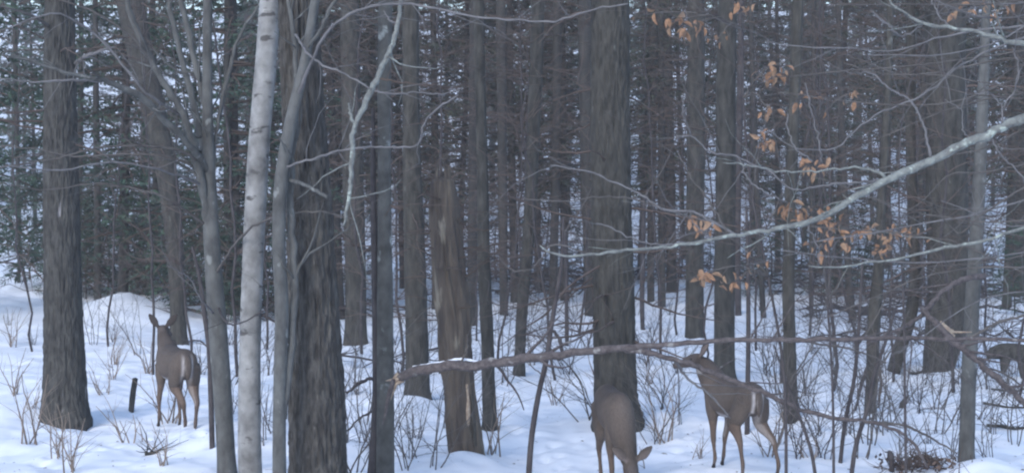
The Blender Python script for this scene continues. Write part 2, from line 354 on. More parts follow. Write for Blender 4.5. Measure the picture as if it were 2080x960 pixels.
tree('birch_tree', 'pale white birch with dark lenticels leaning slightly right', [(508, 960), (507, 800), (510, 640), (516, 470), (525, 300), (540, 130), (549, 0)], [47, 46, 43, 42, 42, 43, 42], 'birch', d=14.6, detail=2, amp=.003, cell=.08, zlen=.06, flare=.1,
     branches=[([(528, 640), (555, 650), (585, 690)], [6, 5, 3], 'twig_dark', 1), ([(540, 170), (590, 105), (640, 108)], [5, 4, 3], 'twig_pale', 1)])
tree('grey_stem_tree', 'slender smooth grey stems rising in a clump right of the birch', [(568, 960), (568, 800), (572, 620), (566, 480), (572, 360), (592, 240), (618, 130), (640, 0)], [28, 27, 28, 26, 26, 24, 20, 18], 'bark_grey', d=13.65, detail=2, amp=.002, cell=.06, flare=.1,
     branches=[([(575, 850), (592, 700), (598, 560), (590, 400), (600, 250), (600, 100), (585, 0)], [17, 16, 15, 14, 12, 10, 9], 'bark_grey', 1, .15),
               ([(604, 200), (640, 110), (680, 50), (760, 12), (860, 12), (940, 30), (1030, 40), (1140, 40), (1200, 20), (1275, 8)], [8, 7, 6, 6, 5, 5, 4, 4, 4, 3], 'twig_pale', 1, -1.0),
               ([(620, 100), (640, 80), (665, 30), (685, -10)], [9, 8, 8, 7], 'bark_grey', 1, -.2),
               ([(600, 70), (628, 110), (655, 132), (690, 145), (735, 170), (755, 180)], [5, 5, 5, 4, 4, 3], 'twig_pale', 1, -.5),
               ([(575, 340), (610, 330), (700, 305), (780, 298), (850, 292), (862, 250), (890, 220), (930, 195)], [5, 5, 5, 4, 4, 4, 4, 3], 'twig_pale', 1, -.5),
               ([(590, 366), (625, 378), (665, 400)], [8, 8, 7], 'bark_grey', 0, -.4)], seed=21)
tree('oak_tree', 'massive dark tree with deeply furrowed bark standing nearest right of birch', [(645, 960), (643, 820), (637, 640), (627, 430), (614, 200), (604, 0)], [118, 108, 98, 90, 80, 72], 'bark_dark', d=14.1, detail=3, amp=.026, cell=.024, zlen=.17, flare=.0, stubs=3, seed=5)
tree('pine_tree', 'dark slim tree tucked right behind the massive furrowed trunk', [(722, 700), (722, 600), (718, 400), (712, 150), (710, 0)], [44, 42, 42, 38, 36], 'bark_mid', detail=2, stubs=26)
tree('leaning_pole_tree', 'thin dark pole tree leaning against the mottled trunk', [(752, 960), (766, 800), (764, 640), (760, 480), (758, 350), (758, 220)], [24, 20, 17, 13, 10, 6], 'twig_dark', d=15.2, detail=1, amp=.003, flare=.1, top=0, cat='tree',
     branches=[([(762, 765), (735, 775), (705, 797)], [8, 7, 5], 'twig_dark', 1), ([(762, 830), (730, 850), (700, 880)], [5, 4, 3], 'twig_dark', 1)])
tree('popular_tree'.replace('popular', 'poplar'), 'mottled grey-green trunk which the long broken branch leans on', [(783, 960), (783, 800), (782, 600), (781, 400), (780, 200), (783, 0)], [37, 36, 32, 26, 26, 27], 'bark_mottle', d=15.15, detail=2, amp=.003, stubs=5, flare=.1)
tree('pine_tree', 'straight brown trunk with snow round its foot left of rotten snag', [(849, 815), (847, 700), (842, 500), (836, 300), (834, 0)], [49, 46, 42, 36, 32], 'bark_mid', detail=2, stubs=30, amp=.006)
# rotten snag
def snag():
    d = ground_d(945, 920); x0 = X(945, d); z0 = float(hgt(x0, d)); root = thing('rotten_snag', 'brown rotten broken-topped snag with peeling bark behind the broken branch', 'dead tree', (x0, d, z0)); org = (x0, d, z0)
    pts = [(948, 935), (938, 850), (928, 750), (920, 640), (910, 520), (902, 420), (900, 366)]; w = [66, 64, 60, 66, 62, 56, 46]
    mb = MB(); bark_trunk(mb, [P(u, v, d) for u, v in pts], [k * d / F / 2 for k in w], 110, .018, .026, .04, .35, .05, 77)
    # jagged broken top
    rng = random.Random(4)
    for k in range(14):
        a = k * .47; b = P(900, 380, d) + np.array((math.cos(a) * .065, math.sin(a) * .065, 0)); h = rng.uniform(.03, .26)
        tube(mb, [b - (0, 0, .08), b + (0, 0, h * .5), b + (rng.gauss(0, .01), 0, h)], [.022, .016, .003], 5)
    mb.build('trunk', M['rotten'], root, org)
    for (pp, ww) in [([(944, 900), (950, 830), (948, 780)], [16, 20, 8]), ([(965, 905), (962, 860), (958, 800)], [12, 14, 6]), ([(925, 700), (916, 600), (908, 500)], [10, 14, 6])]:
        b = MB(); tube(b, spline([P(u, v, d - .115) for u, v in pp], 12), np.interp(np.linspace(0, 2, 12), [0, 1, 2], [k * d / F / 2 for k in ww]) * .7, 8); b.build('bark_strip', M['broken' if pp[0][0] == 944 else 'bark_mid'], root, org)
    sm = MB()
    for k in range(26):
        zz = rng.uniform(1.2, 2.5); a = rng.uniform(0, 6.28); c = P(912, 395 + (2.5 - zz) * F / d, d); dr = (math.cos(a), math.sin(a), .2)
        grow(sm, tuple(c), dr, rng.uniform(.3, .9), .008, 1, rng, 4, .1)
    tagp(sm.build('dead_twigs', M['deadtwig'], root, org), kind='stuff')
snag()
tree('pine_tree', 'narrow brown trunk standing just right of the rotten snag', [(996, 872), (990, 700), (984, 560), (980, 350), (974, 100), (972, 0)], [27, 25, 25, 22, 20, 20], 'bark_mid', detail=2, stubs=26)
tree('pine_tree', 'slim dark trunk leaning right midway between snag and thick centre tree', [(1053, 762), (1060, 640), (1072, 500), (1082, 300), (1090, 100), (1092, 0)], [20, 22, 24, 25, 26, 26], 'bark_mid', detail=1, stubs=28)
tree('pine_tree', 'thick centre tree with flared root behind the grazing deer', [(1254, 862), (1250, 780), (1247, 600), (1242, 400), (1240, 200), (1240, 0)], [94, 86, 82, 80, 78, 74], 'bark_mid', detail=3, amp=.018, cell=.024, zlen=.14, flare=.2, stubs=22, seed=9,
     branches=[([(1280, 800), (1296, 840), (1306, 872)], [26, 22, 8], 'bark_mid', 0)])
tree('pine_tree', 'grey trunk directly behind the head of the right deer', [(1411, 692), (1411, 560), (1413, 350), (1414, 100), (1414, 0)], [37, 36, 36, 36, 34], 'bark_mid', detail=2, stubs=26)
tree('pine_tree', 'straight grey trunk rising behind the back of the right deer', [(1472, 775), (1472, 650), (1474, 400), (1476, 100), (1478, 0)], [42, 41, 40, 38, 36], 'bark_mid', detail=2, stubs=20)
tree('pole_tree', 'black thin pole tree rising beside the paired grey trunks', [(1500, 640), (1498, 480), (1502, 250), (1506, 0)], [13, 13, 13, 12], 'twig_dark', detail=1, amp=.002, flare=0, stubs=12)
tree('pine_tree', 'straight slim trunk with blunt foot midway across right half', [(1609, 852), (1604, 700), (1602, 560), (1606, 400), (1614, 200), (1620, 0)], [27, 25, 24, 23, 22, 22], 'bark_mid', detail=2, stubs=20)
tree('crooked_tree', 'crooked small tree with ragged broken foot in right thicket', [(1764, 836), (1772, 740), (1776, 640), (1784, 560), (1790, 420), (1800, 250), (1806, 100), (1808, 0)], [22, 24, 26, 22, 18, 16, 14, 13], 'bark_mid', detail=2, amp=.006, flare=0, stubs=26,
     branches=[([(1774, 720), (1750, 780), (1736, 838)], [10, 8, 4], 'twig_dark', 0), ([(1776, 720), (1790, 770), (1784, 828)], [6, 5, 3], 'deadtwig', 0)])
tree('leaning_tree', 'short dark leaning trunk left of the massive slanted trunk', [(1806, 752), (1830, 700), (1850, 640), (1858, 560), (1856, 480), (1850, 300), (1850, 100)], [26, 26, 24, 22, 22, 20, 18], 'bark_mid', detail=1, flare=0, stubs=16)
tree('oak_tree', 'massive dark tree with slanted foot at right behind the thicket', [(1898, 748), (1918, 680), (1926, 600), (1924, 450), (1922, 250), (1920, 0)], [52, 78, 84, 82, 80, 78], 'bark_mid', detail=2, amp=.012, stubs=14, flare=0)
tree('pole_tree', 'smooth grey pole tree standing nearest the right edge', [(1962, 952), (1966, 820), (1974, 640), (1983, 480), (1992, 300), (2000, 100), (2004, 0)], [32, 30, 29, 27, 24, 20, 18], 'bark_grey', d=15.7, detail=2, amp=.003, flare=.25, stubs=8)
tree('pine_tree', 'dark thick trunk cut by the right frame edge', [(2076, 600), (2074, 480), (2072, 300), (2072, 0)], [56, 54, 50, 46], 'bark_mid', detail=1, stubs=14)
tree('sapling', 'thin dark bent sapling rising past the broken branch left of centre tree', [(1070, 960), (1082, 870), (1096, 790), (1110, 730), (1120, 660), (1132, 590), (1140, 540), (1144, 440)], [12, 12, 11, 11, 10, 9, 7, 4], 'twig_dark', d=15.0, detail=1, amp=.001, flare=0, top=0, cat='sapling',
     branches=[([(1142, 712), (1138, 690), (1124, 670)], [8, 8, 6], 'twig_dark', 0), ([(1104, 760), (1075, 740), (1045, 700)], [3, 2, 2], 'twig', 1)])
for lab, pts, w, dd in [
    ('thin dark stick leaning left beside the crooked small tree', [(1702, 938), (1718, 850), (1735, 770), (1742, 700), (1748, 600), (1752, 520)], [9, 8, 8, 7, 6, 4], None),
    ('thin dark stem slanting up from the bottom edge in right thicket', [(1722, 960), (1742, 890), (1762, 830), (1776, 760), (1800, 690), (1822, 620)], [9, 9, 8, 8, 6, 4], 14.6),
    ('thin straight dark sapling behind the rump of the right deer', [(1517, 880), (1519, 780), (1520, 640), (1519, 520), (1516, 420)], [11, 10, 9, 8, 5], None),
    ('short black sapling standing left of the thick centre tree', [(1152, 702), (1151, 640), (1150, 560), (1148, 470)], [8, 8, 7, 6], None),
    ('short black sapling standing right of the thick centre tree', [(1306, 668), (1304, 600), (1306, 520), (1308, 400)], [8, 10, 10, 8], None),
    ('thin dark stem slanting down from the foot of the slim right trunk', [(1665, 962), (1645, 905), (1626, 850), (1600, 780), (1572, 700)], [7, 7, 6, 5, 3], 14.4)]:
    tree('sapling', lab, pts, w, 'twig_dark', d=dd, detail=1, amp=.001, flare=0, top=0, cat='sapling', branches=[([pts[3], (pts[3][0] + 40, pts[3][1] - 60), (pts[3][0] + 70, pts[3][1] - 130)], [4, 3, 2], 'twig', 1)])
# smaller trunks further back, each read off the photograph
for lab, pts, w in [
    ('slim dark trunk in far undergrowth right of the big left tree', [(198, 612), (198, 500), (196, 300), (194, 100)], [15, 14, 13, 12]),
    ('thin black trunk on the far snow ridge above the left deer', [(258, 617), (258, 520), (257, 300), (256, 120)], [8, 8, 7, 6]),
    ('thin black trunk on far snow near the left frame edge', [(38, 572), (39, 460), (34, 260), (30, 60)], [7, 8, 9, 9]),
    ('dark trunk seen between the multi-stemmed tree and the birch', [(478, 640), (476, 480), (472, 250), (470, 0)], [26, 25, 24, 22]),
    ('far thin trunk seen left of the leaning mossy tree', [(318, 560), (318, 470), (316, 300), (312, 100)], [16, 15, 14, 12]),
    ('far dark trunk standing right of the thick centre tree', [(1365, 592), (1363, 500), (1360, 300), (1356, 100)], [22, 21, 20, 18]),
    ('far slanting thin trunk right of the paired grey trunks', [(1552, 645), (1546, 560), (1538, 400), (1530, 200)], [11, 12, 12, 11]),
    ('far slanting trunk left of the crooked small tree', [(1734, 652), (1724, 560), (1716, 400), (1708, 200)], [15, 15, 14, 13]),
    ('short dark far trunk midway between slim and crooked trees', [(1648, 642), (1648, 560), (1650, 400), (1652, 200)], [8, 10, 11, 11]),
    ('far dark trunk left of the thick centre tree', [(1200, 640), (1198, 520), (1192, 300), (1188, 60)], [24, 26, 27, 27]),
    ('far trunk framed between centre tree and the far dark trunk', [(1322, 610), (1322, 500), (1326, 300), (1328, 60)], [14, 15, 16, 16]),
    ('far brown trunk just left of the narrow brown trunk', [(958, 660), (960, 500), (962, 300), (964, 0)], [18, 20, 20, 20]),
    ('far trunk right of the narrow brown trunk', [(1024, 640), (1022, 500), (1020, 300), (1018, 0)], [16, 18, 20, 20]),
    ('far trunk seen left of the sapling by the centre tree', [(1122, 620), (1126, 480), (1130, 300), (1132, 0)], [16, 17, 18, 18])]:
    tree('far_tree', lab, pts, w, 'bark_far', detail=1, amp=.003, top=12, stubs=22, flare=.1, stublen=(.4, 1.6))
# hanging pale branch in front of the poplar and the torn limb of it
def loose_branch(name, label, cat, bp, bw, d, m, lv=1, dz=0, snowcap=None, extra=(), dens=3.0):
    rng = random.Random(len(label)); u, v = bp[0]; org = tuple(P(u, v, d)); root = thing(name, label, cat, org)
    limb(root, org, bp, bw, d, m, lv, rng, dz, dens=dens)
    for e in extra: limb(root, org, e[0], e[1], d + (e[3] if len(e) > 3 else 0), e[2], 1, rng, e[4] if len(e) > 4 else 0)
    if snowcap:
        for pts in snowcap:
            mb = MB(); pr = spline([P(uu, vv, d) for uu, vv in pts], 16); tube(mb, pr - np.array((0, 0, .008)), .009 * np.sin(np.linspace(.25, 2.9, 16)) * (1 + .35 * np.sin(np.arange(16) * 1.9)) + .003, 8); mb.build('snow_cap', M['snowcap'], root, org)
    return root
loose_branch('hanging_branch', 'pale crooked bare branch hanging from above beside the mottled trunk', 'branch',
             [(818, -20), (810, 40), (796, 95), (775, 140), (757, 180), (735, 225), (720, 255), (716, 310), (712, 370), (706, 420), (698, 460)], [8, 9, 10, 11, 13, 11, 10, 10, 9, 7, 4], 13.2, 'limb', 1, 0,
             extra=[([(722, 252), (712, 235), (709, 210)], [7, 6, 4], 'limb'), ([(757, 185), (800, 190), (850, 188), (905, 190), (940, 178)], [4, 4, 3, 3, 2], 'twig_pale'), ([(770, 160), (820, 168), (880, 174)], [4, 3, 2], 'deadtwig'), ([(806, 48), (790, 40), (780, 22)], [4, 4, 3], 'twig_pale')])
def fallen():
    d = 14.85; rt = loose_branch('fallen_branch', 'long broken branch lying level across the scene with splintered left end and snow patches', 'branch',
        [(806, 768), (850, 752), (910, 742), (960, 742), (1040, 731), (1120, 722), (1200, 713), (1270, 706), (1330, 701), (1420, 694), (1500, 691), (1600, 690), (1700, 688), (1800, 686), (1900, 687), (2000, 688), (2110, 690)],
        [20, 21, 21, 20, 20, 19, 17, 15, 12, 11, 10, 10, 10, 9, 9, 8, 7], d, 'branch', 1, -.9,
        snowcap=[[(838, 742), (870, 738), (905, 731)], [(905, 731), (930, 727), (975, 732)]],
        extra=[([(1270, 710), (1310, 714), (1350, 724), (1420, 746), (1500, 778), (1560, 801), (1620, 827), (1700, 849), (1760, 856), (1830, 878), (1860, 905), (1885, 950)], [13, 12, 11, 11, 10, 10, 9, 8, 7, 6, 6, 5], 'branch', 0, -.5),
               ([(1760, 856), (1800, 857), (1850, 868), (1900, 893), (1945, 920)], [6, 5, 5, 4, 3], 'twig', -.3),
               ([(1370, 735), (1400, 770), (1440, 800), (1485, 850)], [6, 5, 5, 3], 'twig_pale', -.05),
               ([(1600, 690), (1680, 700), (1740, 712), (1800, 735)], [4, 4, 3, 3], 'twig', -.3),
               ([(935, 736), (948, 712), (950, 678)], [5, 5, 4], 'twig', 0, -.1)], dens=1.6)
    org = rt.location; rng = random.Random(2)
    for k in range(7):
        mb = MB(); a = P(812 + rng.uniform(-4, 6), 764 + rng.uniform(-6, 8), d - .03); b = P(790 + rng.uniform(-8, 14), 775 + rng.uniform(-6, 38), d - .06 + rng.uniform(-.02, .02))
        tube(mb, [a, (a + b) / 2 + (0, 0, .01), b], [.022, .016, .002], 5); mb.build('splinter', M['broken'], rt, org)
    mb = MB(); tube(mb, spline([P(800, 770, d - .06), P(790, 800, d - .1), P(780, 850, d - .1), P(776, 862, d - .1)], 10), [.02] * 4 + [.018, .016, .014, .012, .008, .004], 6); mb.build('torn_strip', M['branch'], rt, org)
fallen()
# leaning sticks at the right
loose_branch('leaning_branch', 'fallen grey-purple branch slanting down to the right edge with pale broken patch', 'branch',
             [(1872, 624), (1900, 655), (1930, 686), (1965, 715), (2000, 745), (2040, 780), (2100, 838)], [9, 13, 15, 14, 13, 14, 14], 15.0, 'branch', 1, -.3, extra=[([(1908, 658), (1920, 670), (1932, 682)], [17, 18, 17], 'broken', -.02), ([(1940, 700), (1980, 680), (2040, 650), (2090, 640)], [7, 6, 6, 5], 'twig'), ([(2000, 745), (2040, 758), (2095, 800)], [4, 4, 3], 'twig')])
loose_branch('arched_branch', 'bent snow-dusted branch arching left past the smooth grey pole tree', 'branch',
             [(2000, 560), (1965, 566), (1930, 580), (1905, 600), (1885, 625), (1850, 655), (1800, 680), (1760, 700)], [12, 12, 11, 10, 10, 8, 6, 4], 15.4, 'branch', 2, -.5, snowcap=[[(2000, 556), (1985, 557), (1972, 560)]])

# ------------------------------------------------------------------ near maple right of the frame: its limbs cross the right half
def right_maple():
    d = 9.5; ut = 2520; x0 = X(ut, d); z0 = float(hgt(x0, d)); rng = random.Random(31)
    org = (x0, d, z0); root = thing('maple_tree', 'near bare tree reaching in from the right with long pale lichened limb and tangled twigs', 'tree', org)
    mb = MB(); bark_trunk(mb, [(x0, d, z0 - .2), (x0 + .02, d, 2), (x0 - .03, d, 4), (x0, d, 8)], [.15, .13, .11, .05], 30, .08, .003, .05, .2, .3, 2); mb.build('trunk', M['bark_grey'], root, org)
    def L(pts, w, m='twig_pale', lv=2, dz=0, dd=0, dens=3.8, tl=(.2, .65)): limb(root, org, pts, [q * (.86 if w[0] > 15 else .72) for q in w], d + dd, m, lv, rng, dz, dens=dens, tl=tl)
    L([(2520, 60), (2300, 150), (2150, 212), (2080, 238), (1980, 284), (1890, 326), (1800, 366), (1720, 412), (1650, 448), (1600, 461), (1500, 477), (1440, 487), (1400, 496), (1300, 506), (1200, 516), (1120, 512), (1095, 500)],
      [34, 29, 25, 23, 21, 20, 18, 15, 12, 11, 9, 9, 8, 7, 6, 5, 3], 'limb', 2, 0, 0, 2.2, (.15, .4))
    L([(1800, 362), (1775, 346), (1740, 341), (1650, 349), (1560, 344), (1510, 332), (1470, 330)], [9, 8, 7, 5, 4, 4, 3], 'limb', 1)
    L([(1890, 320), (1882, 280), (1866, 232), (1845, 203), (1800, 176), (1775, 150), (1740, 148)], [8, 7, 6, 5, 5, 4, 3], 'twig_pale', 1)
    L([(2035, 250), (2035, 218), (2010, 190), (1978, 190)], [6, 5, 4, 3]); L([(2035, 220), (2062, 180), (2068, 130), (2058, 95)], [5, 4, 4, 3])
    L([(2008, 278), (2035, 315), (2080, 362), (2110, 400)], [6, 5, 5, 4]); L([(1975, 292), (1955, 260), (1952, 225), (1920, 205)], [4, 4, 3, 2])
    L([(1445, 485), (1430, 470), (1410, 455), (1400, 430)], [4, 4, 3, 2]); L([(1640, 455), (1650, 480), (1665, 510), (1660, 545)], [4, 4, 3, 2])
    L([(2520, 190), (2250, 125), (2080, 90), (2035, 79), (1990, 68), (1930, 55), (1875, 47), (1848, 34), (1816, 10), (1796, -20)], [20, 16, 12, 11, 10, 9, 8, 6, 5, 4], 'limb', 2, 0, .15, 2.5, (.15, .5))
    L([(1875, 48), (1852, 65), (1830, 72), (1806, 54), (1770, 22)], [5, 5, 5, 4, 3], 'twig_pale', 1, 0, .15)
    L([(1925, 52), (1906, 28), (1888, -5), (1860, -30)], [6, 5, 5, 4], 'twig_pale', 2, 0, .15)
    L([(2520, 420), (2250, 440), (2080, 462), (2000, 487), (1900, 506), (1850, 520), (1780, 531), (1700, 541), (1640, 540)], [15, 12, 10, 9, 8, 7, 6, 5, 3], 'limb', 1, 0, .3, 2.5)
    L([(2520, 100), (2250, 60), (2000, 60), (1900, 78), (1850, 97), (1700, 98), (1600, 92), (1555, 84)], [10, 8, 6, 5, 4, 4, 3, 3], 'twig_pale', 1, 0, .6)
    L([(2520, 250), (2200, 140), (2060, 118), (1980, 132), (1900, 146), (1840, 151), (1780, 148), (1712, 128)], [12, 9, 6, 6, 5, 4, 4, 3], 'twig', 2, 0, .8)
    L([(2520, 130), (2200, 60), (1990, 112), (1930, 150), (1880, 190), (1820, 214), (1780, 234), (1740, 262), (1700, 300), (1660, 305), (1610, 299), (1566, 268)], [12, 9, 6, 6, 6, 5, 5, 4, 4, 4, 3, 2], 'twig_pale', 1, 0, .5)
    L([(1670, 330), (1660, 270), (1646, 212), (1636, 172)], [4, 4, 4, 3], 'twig_pale', 0); L([(1650, 328), (1612, 297), (1600, 262), (1601, 228)], [5, 5, 4, 3], 'twig_pale', 0)
    L([(2520, 300), (2250, 320), (2080, 380), (1990, 440), (1950, 475), (1900, 420), (1860, 400)], [9, 8, 6, 5, 4, 3, 2], 'twig', 2, 0, .4)
    L([(2520, 330), (2200, 300), (2000, 350), (1930, 355), (1860, 420), (1820, 430)], [8, 7, 5, 4, 3, 2], 'twig', 2, 0, .9)
    # branch group reaching left past the centre tree
    L([(1800, 366), (1700, 372), (1600, 380), (1560, 345), (1530, 335), (1490, 316), (1440, 308), (1405, 277), (1372, 277)], [7, 6, 5, 6, 6, 6, 5, 4, 3], 'twig_pale', 1, 0, .1)
    L([(1500, 320), (1520, 362), (1560, 395), (1600, 410)], [5, 5, 4, 3], 'twig_pale', 1, 0, .1); L([(1405, 277), (1390, 245), (1388, 190)], [4, 4, 3], 'twig_pale', 0, 0, .1)
    L([(1480, 478), (1460, 440), (1430, 392), (1396, 350), (1378, 308)], [6, 5, 5, 4, 3], 'twig', 1, 0, .1)
    L([(1500, 480), (1450, 450), (1400, 430), (1345, 423), (1310, 400), (1260, 375), (1200, 350), (1160, 343), (1118, 335)], [7, 7, 7, 7, 6, 5, 5, 4, 3], 'twig_pale', 1, 0, .2)
    L([(1345, 423), (1290, 405), (1220, 400), (1140, 408), (1060, 405)], [4, 4, 3, 3, 2], 'twig', 0, 0, .2)
    L([(1400, 492), (1330, 495), (1270, 478), (1240, 462), (1212, 453)], [6, 5, 4, 4, 3], 'twig_pale', 1, 0, .05)
    L([(1200, 514), (1120, 500), (1080, 545), (1050, 552), (1010, 520)], [5, 4, 3, 3, 2], 'twig', 0, 0, .1)
    for k in range(22):
        v0 = rng.uniform(-60, 600); ue = rng.uniform(1560, 1980); ve = v0 + rng.uniform(-140, 160); dd = rng.uniform(.2, 1.5)
        m1 = (2250, v0 + rng.uniform(-40, 40)); m2 = ((ue + 2200) / 2, (v0 + ve) / 2 + rng.uniform(-50, 50))
        L([(2520, rng.uniform(0, 400)), m1, m2, (ue, ve)], [9, 6.5, 4.5, 2.5], rng.choice(['twig', 'twig', 'twig_pale']), 2, 0, dd, 2.6, (.2, .65))
right_maple()

# ------------------------------------------------------------------ beech saplings with clinging orange leaves
def leaf_mesh(k):
    L, Wd = .085, .045; rng = random.Random(k); xs = [0, .25, .55, .8, 1.0]; ws = [.0, .85, 1.0, .6, .0]; v = []; curl = rng.uniform(.3, 1.1)
    for x, w in zip(xs, ws):
        zc = -curl * .35 * x * x * L
        for s in (-1, 0, 1): v.append((x * L, s * w * Wd / 2 * .8, zc + abs(s) * w * .014 * rng.uniform(.6, 1.4)))
    q = [(3 * i + j, 3 * i + j + 1, 3 * i + 4 + j, 3 * i + 3 + j) for i in range(4) for j in (0, 1)]
    mb = MB(); mb.add(v, q); return mb.mesh('leaf', M['leaf'] if k % 3 else M['leaf2'])
LEAVES = [leaf_mesh(k) for k in range(6)]
def beech(label, stem, w, d, clusters, n):
    rng = random.Random(len(label)); x0 = X(stem[0][0], d); z0 = float(hgt(x0, d)); org = (x0, d, z0)
    root = thing('beech_sapling', label, 'sapling', org)
    sp = [P(u, v, d) for u, v in stem]; sp[0][2] = z0 - .1
    mb = MB(); tube(mb, spline(sp, 30), np.linspace(w[0], w[1], 30) * d / F / 2 * .8, 8); mb.build('trunk', M['twig_dark'], root, org)
    for (cu, cv, k) in clusters:
        j = min(range(1, len(stem)), key=lambda i: abs(stem[i][1] - cv - 50)); a = stem[j]
        mid = ((a[0] + cu) / 2, (a[1] + cv) / 2 - 18)
        limb(root, org, [a, mid, (cu, cv), (cu + (18 if cu > a[0] else -18), cv + 6)], [4, 3.2, 2.4, 1.5], d, 'twig', 1, rng, -.4, dens=2)
        for i in range(k):
            o = bpy.data.objects.new('leaf', rng.choice(LEAVES)); C.objects.link(o); o.parent = root
            p = P(cu + rng.gauss(0, 16), cv + rng.gauss(0, 10), d - .4 + rng.gauss(0, .08))
            o.location = Vector(p) - Vector(org); s = rng.uniform(.6, 1.3)
            o.rotation_euler = (rng.gauss(0, 1.1), rng.uniform(-.3, 1.7), rng.uniform(0, 6.28)); o.scale = (s, s, s)
beech('slender beech sapling with orange leaves high and low beside the paired trunks', [(1598, 905), (1588, 720), (1560, 560), (1528, 400), (1510, 200), (1508, 60), (1506, -30)], (9, 4), 14.2,
      [(1398, 52, 15), (1462, 72, 6), (1500, 12, 6), (1572, 150, 14), (1590, 128, 5), (1560, 218, 6), (1550, 284, 13), (1425, 452, 14), (1380, 40, 5), (1425, 556, 11), (1492, 570, 10), (1532, 530, 4), (1310, 30, 4)], 0)
beech('slender beech sapling carrying orange leaf cluster under the long pale limb', [(1694, 948), (1690, 760), (1680, 600), (1672, 480), (1668, 380), (1664, 250), (1668, 100)], (8, 3), 13.6,
      [(1625, 206, 6), (1672, 202, 3), (1742, 190, 5), (1648, 336, 11), (1610, 430, 14), (1645, 428, 14), (1690, 452, 15), (1660, 495, 8), (1700, 490, 6)], 0)
beech('slender beech sapling with sparse orange leaves left of the massive slanted trunk', [(1842, 950), (1838, 800), (1836, 640), (1832, 540), (1826, 400), (1840, 200), (1900, 40)], (8, 3), 13.8,
      [(1765, 462, 12), (1822, 466, 14), (1790, 500, 8), (1955, 20, 5), (2010, 8, 7), (2038, 12, 5), (1850, 470, 5)], 0)

# ------------------------------------------------------------------ conifers behind
def conifer_meshes(seed, Ht, z0, Rb, nb, shoots=15, clump=5, mat_='needles', rt=.12, droop=.35, wd=.034):
    rg = np.random.default_rng(seed); rng = random.Random(seed)
    tm = MB(); bark_trunk(tm, [(0, 0, -.3), (.13 * rng.gauss(0, 1), .1 * rng.gauss(0, 1), Ht * .4), (0.25 * rng.gauss(0, 1), 0, Ht)], [rt * .8, rt * .55, .01], 12, .35, .004, .04, .2, .25, seed)
    wood = MB(); V = []
    for b in range(nb):
        f = (b + rng.random()) / nb; z = z0 + (Ht - z0) * f ** 1.05; L = Rb * (1 - f) ** .75 * rng.uniform(.55, 1.1) + .15
        a = rng.uniform(0, 6.283); dr = np.array((math.cos(a), math.sin(a), 0)); sd = np.array((-dr[1], dr[0], 0))
        rise = rng.uniform(-.15, .25); dp = droop * rng.uniform(.6, 1.3) / max(L, .5)
        s = np.linspace(0, L, 6); path = dr * s[:, None]; path[:, 2] = z + rise * s - dp * s * s
        tube(wood, path, np.linspace(.012 + .012 * L, .004, 6), 3, cap=False)
        S = rg.uniform(.12, 1, shoots) * L; side = rg.choice([-1, 1], shoots); sl = (.35 * L * (1.05 - S / L) + .12) * rg.uniform(.6, 1.2, shoots)
        base = dr * S[:, None]; base[:, 2] = z + rise * S - dp * S * S
        sdv = dr * rg.uniform(.4, .9, shoots)[:, None] + sd * side[:, None]; sdv[:, 2] += rg.uniform(-.55, .1, shoots); sdv /= np.linalg.norm(sdv, axis=1)[:, None]
        for c in range(clump):
            t = (c + rg.random(shoots)) / clump * sl; p0 = base + sdv * t[:, None] + rg.normal(0, .02, (shoots, 3)); p0[:, 2] -= .25 * t * t
            dv = sdv + rg.normal(0, .45, (shoots, 3)); dv /= np.linalg.norm(dv, axis=1)[:, None]
            ln = rg.uniform(.09, .19, shoots)[:, None]; wv = np.cross(dv, rg.normal(0, 1, (shoots, 3)) * .6 + np.array((0, 0, 1.))); wv /= np.linalg.norm(wv, axis=1)[:, None] + 1e-9; wv = wv * wd / 2 * rg.uniform(.7, 1.3, (shoots, 1))
            V.append(np.stack([p0, p0 + dv * ln * .4 + wv, p0 + dv * ln, p0 + dv * ln * .4 - wv], 1))
    V = np.concatenate(V).reshape(-1, 3); fm = MB(); fm.add(V, np.arange(len(V)).reshape(-1, 4))
    return tm.mesh('trunk', M['bark_far']), wood.mesh('branches', M['deadtwig']), fm.mesh('foliage', M[mat_], smooth=False)
HEM = [conifer_meshes(100 + k, 15, 1.3, 3.0, 110, 18, 8, wd=.055) for k in range(3)]                 # low-skirted hemlocks
HIGH = [conifer_meshes(200 + k, 18, 4.6, 1.9, 110, 18, 7, 'needles2' if k == 1 else 'needles', .14, wd=.05) for k in range(3)]     # crowns held high
YOUNG = [conifer_meshes(300 + k, 2.6, .25, .9, 40, 9, 5, 'needles', .03, .25, .026) for k in range(3)]
DEAD = []
for k in range(3):                                                                     # high crown and many dead lower branches
    rng = random.Random(400 + k); t_, w_, f_ = conifer_meshes(400 + k, 17, 2.6, 1.6, 130, 14, 7, 'needles2', .12)
    sm = MB()
    for i in range(150):
        z = rng.uniform(1.2, 8.5); a = rng.uniform(0, 6.28); grow(sm, (0, 0, z), (math.cos(a), math.sin(a), rng.uniform(-.2, .15)), rng.uniform(.5, 1.7), .012, 1, rng, 3, .12, .12, 3.5)
    DEAD.append((t_, w_, f_, sm.mesh('dead_twigs', M['deadtwig'])))
LM = [(-200, 'left frame edge'), (128, 'big left tree'), (360, 'leaning mossy tree'), (440, 'multi-stemmed tree'), (515, 'white birch'), (635, 'massive furrowed trunk'), (783, 'mottled trunk'), (925, 'rotten snag'),
      (1065, 'slim leaning trunk'), (1247, 'thick centre tree'), (1411, 'paired grey trunks'), (1606, 'slim right trunk'), (1775, 'crooked tree'), (1922, 'massive slanted tree'), (2072, 'right edge trunk'), (2400, 'right frame edge')]
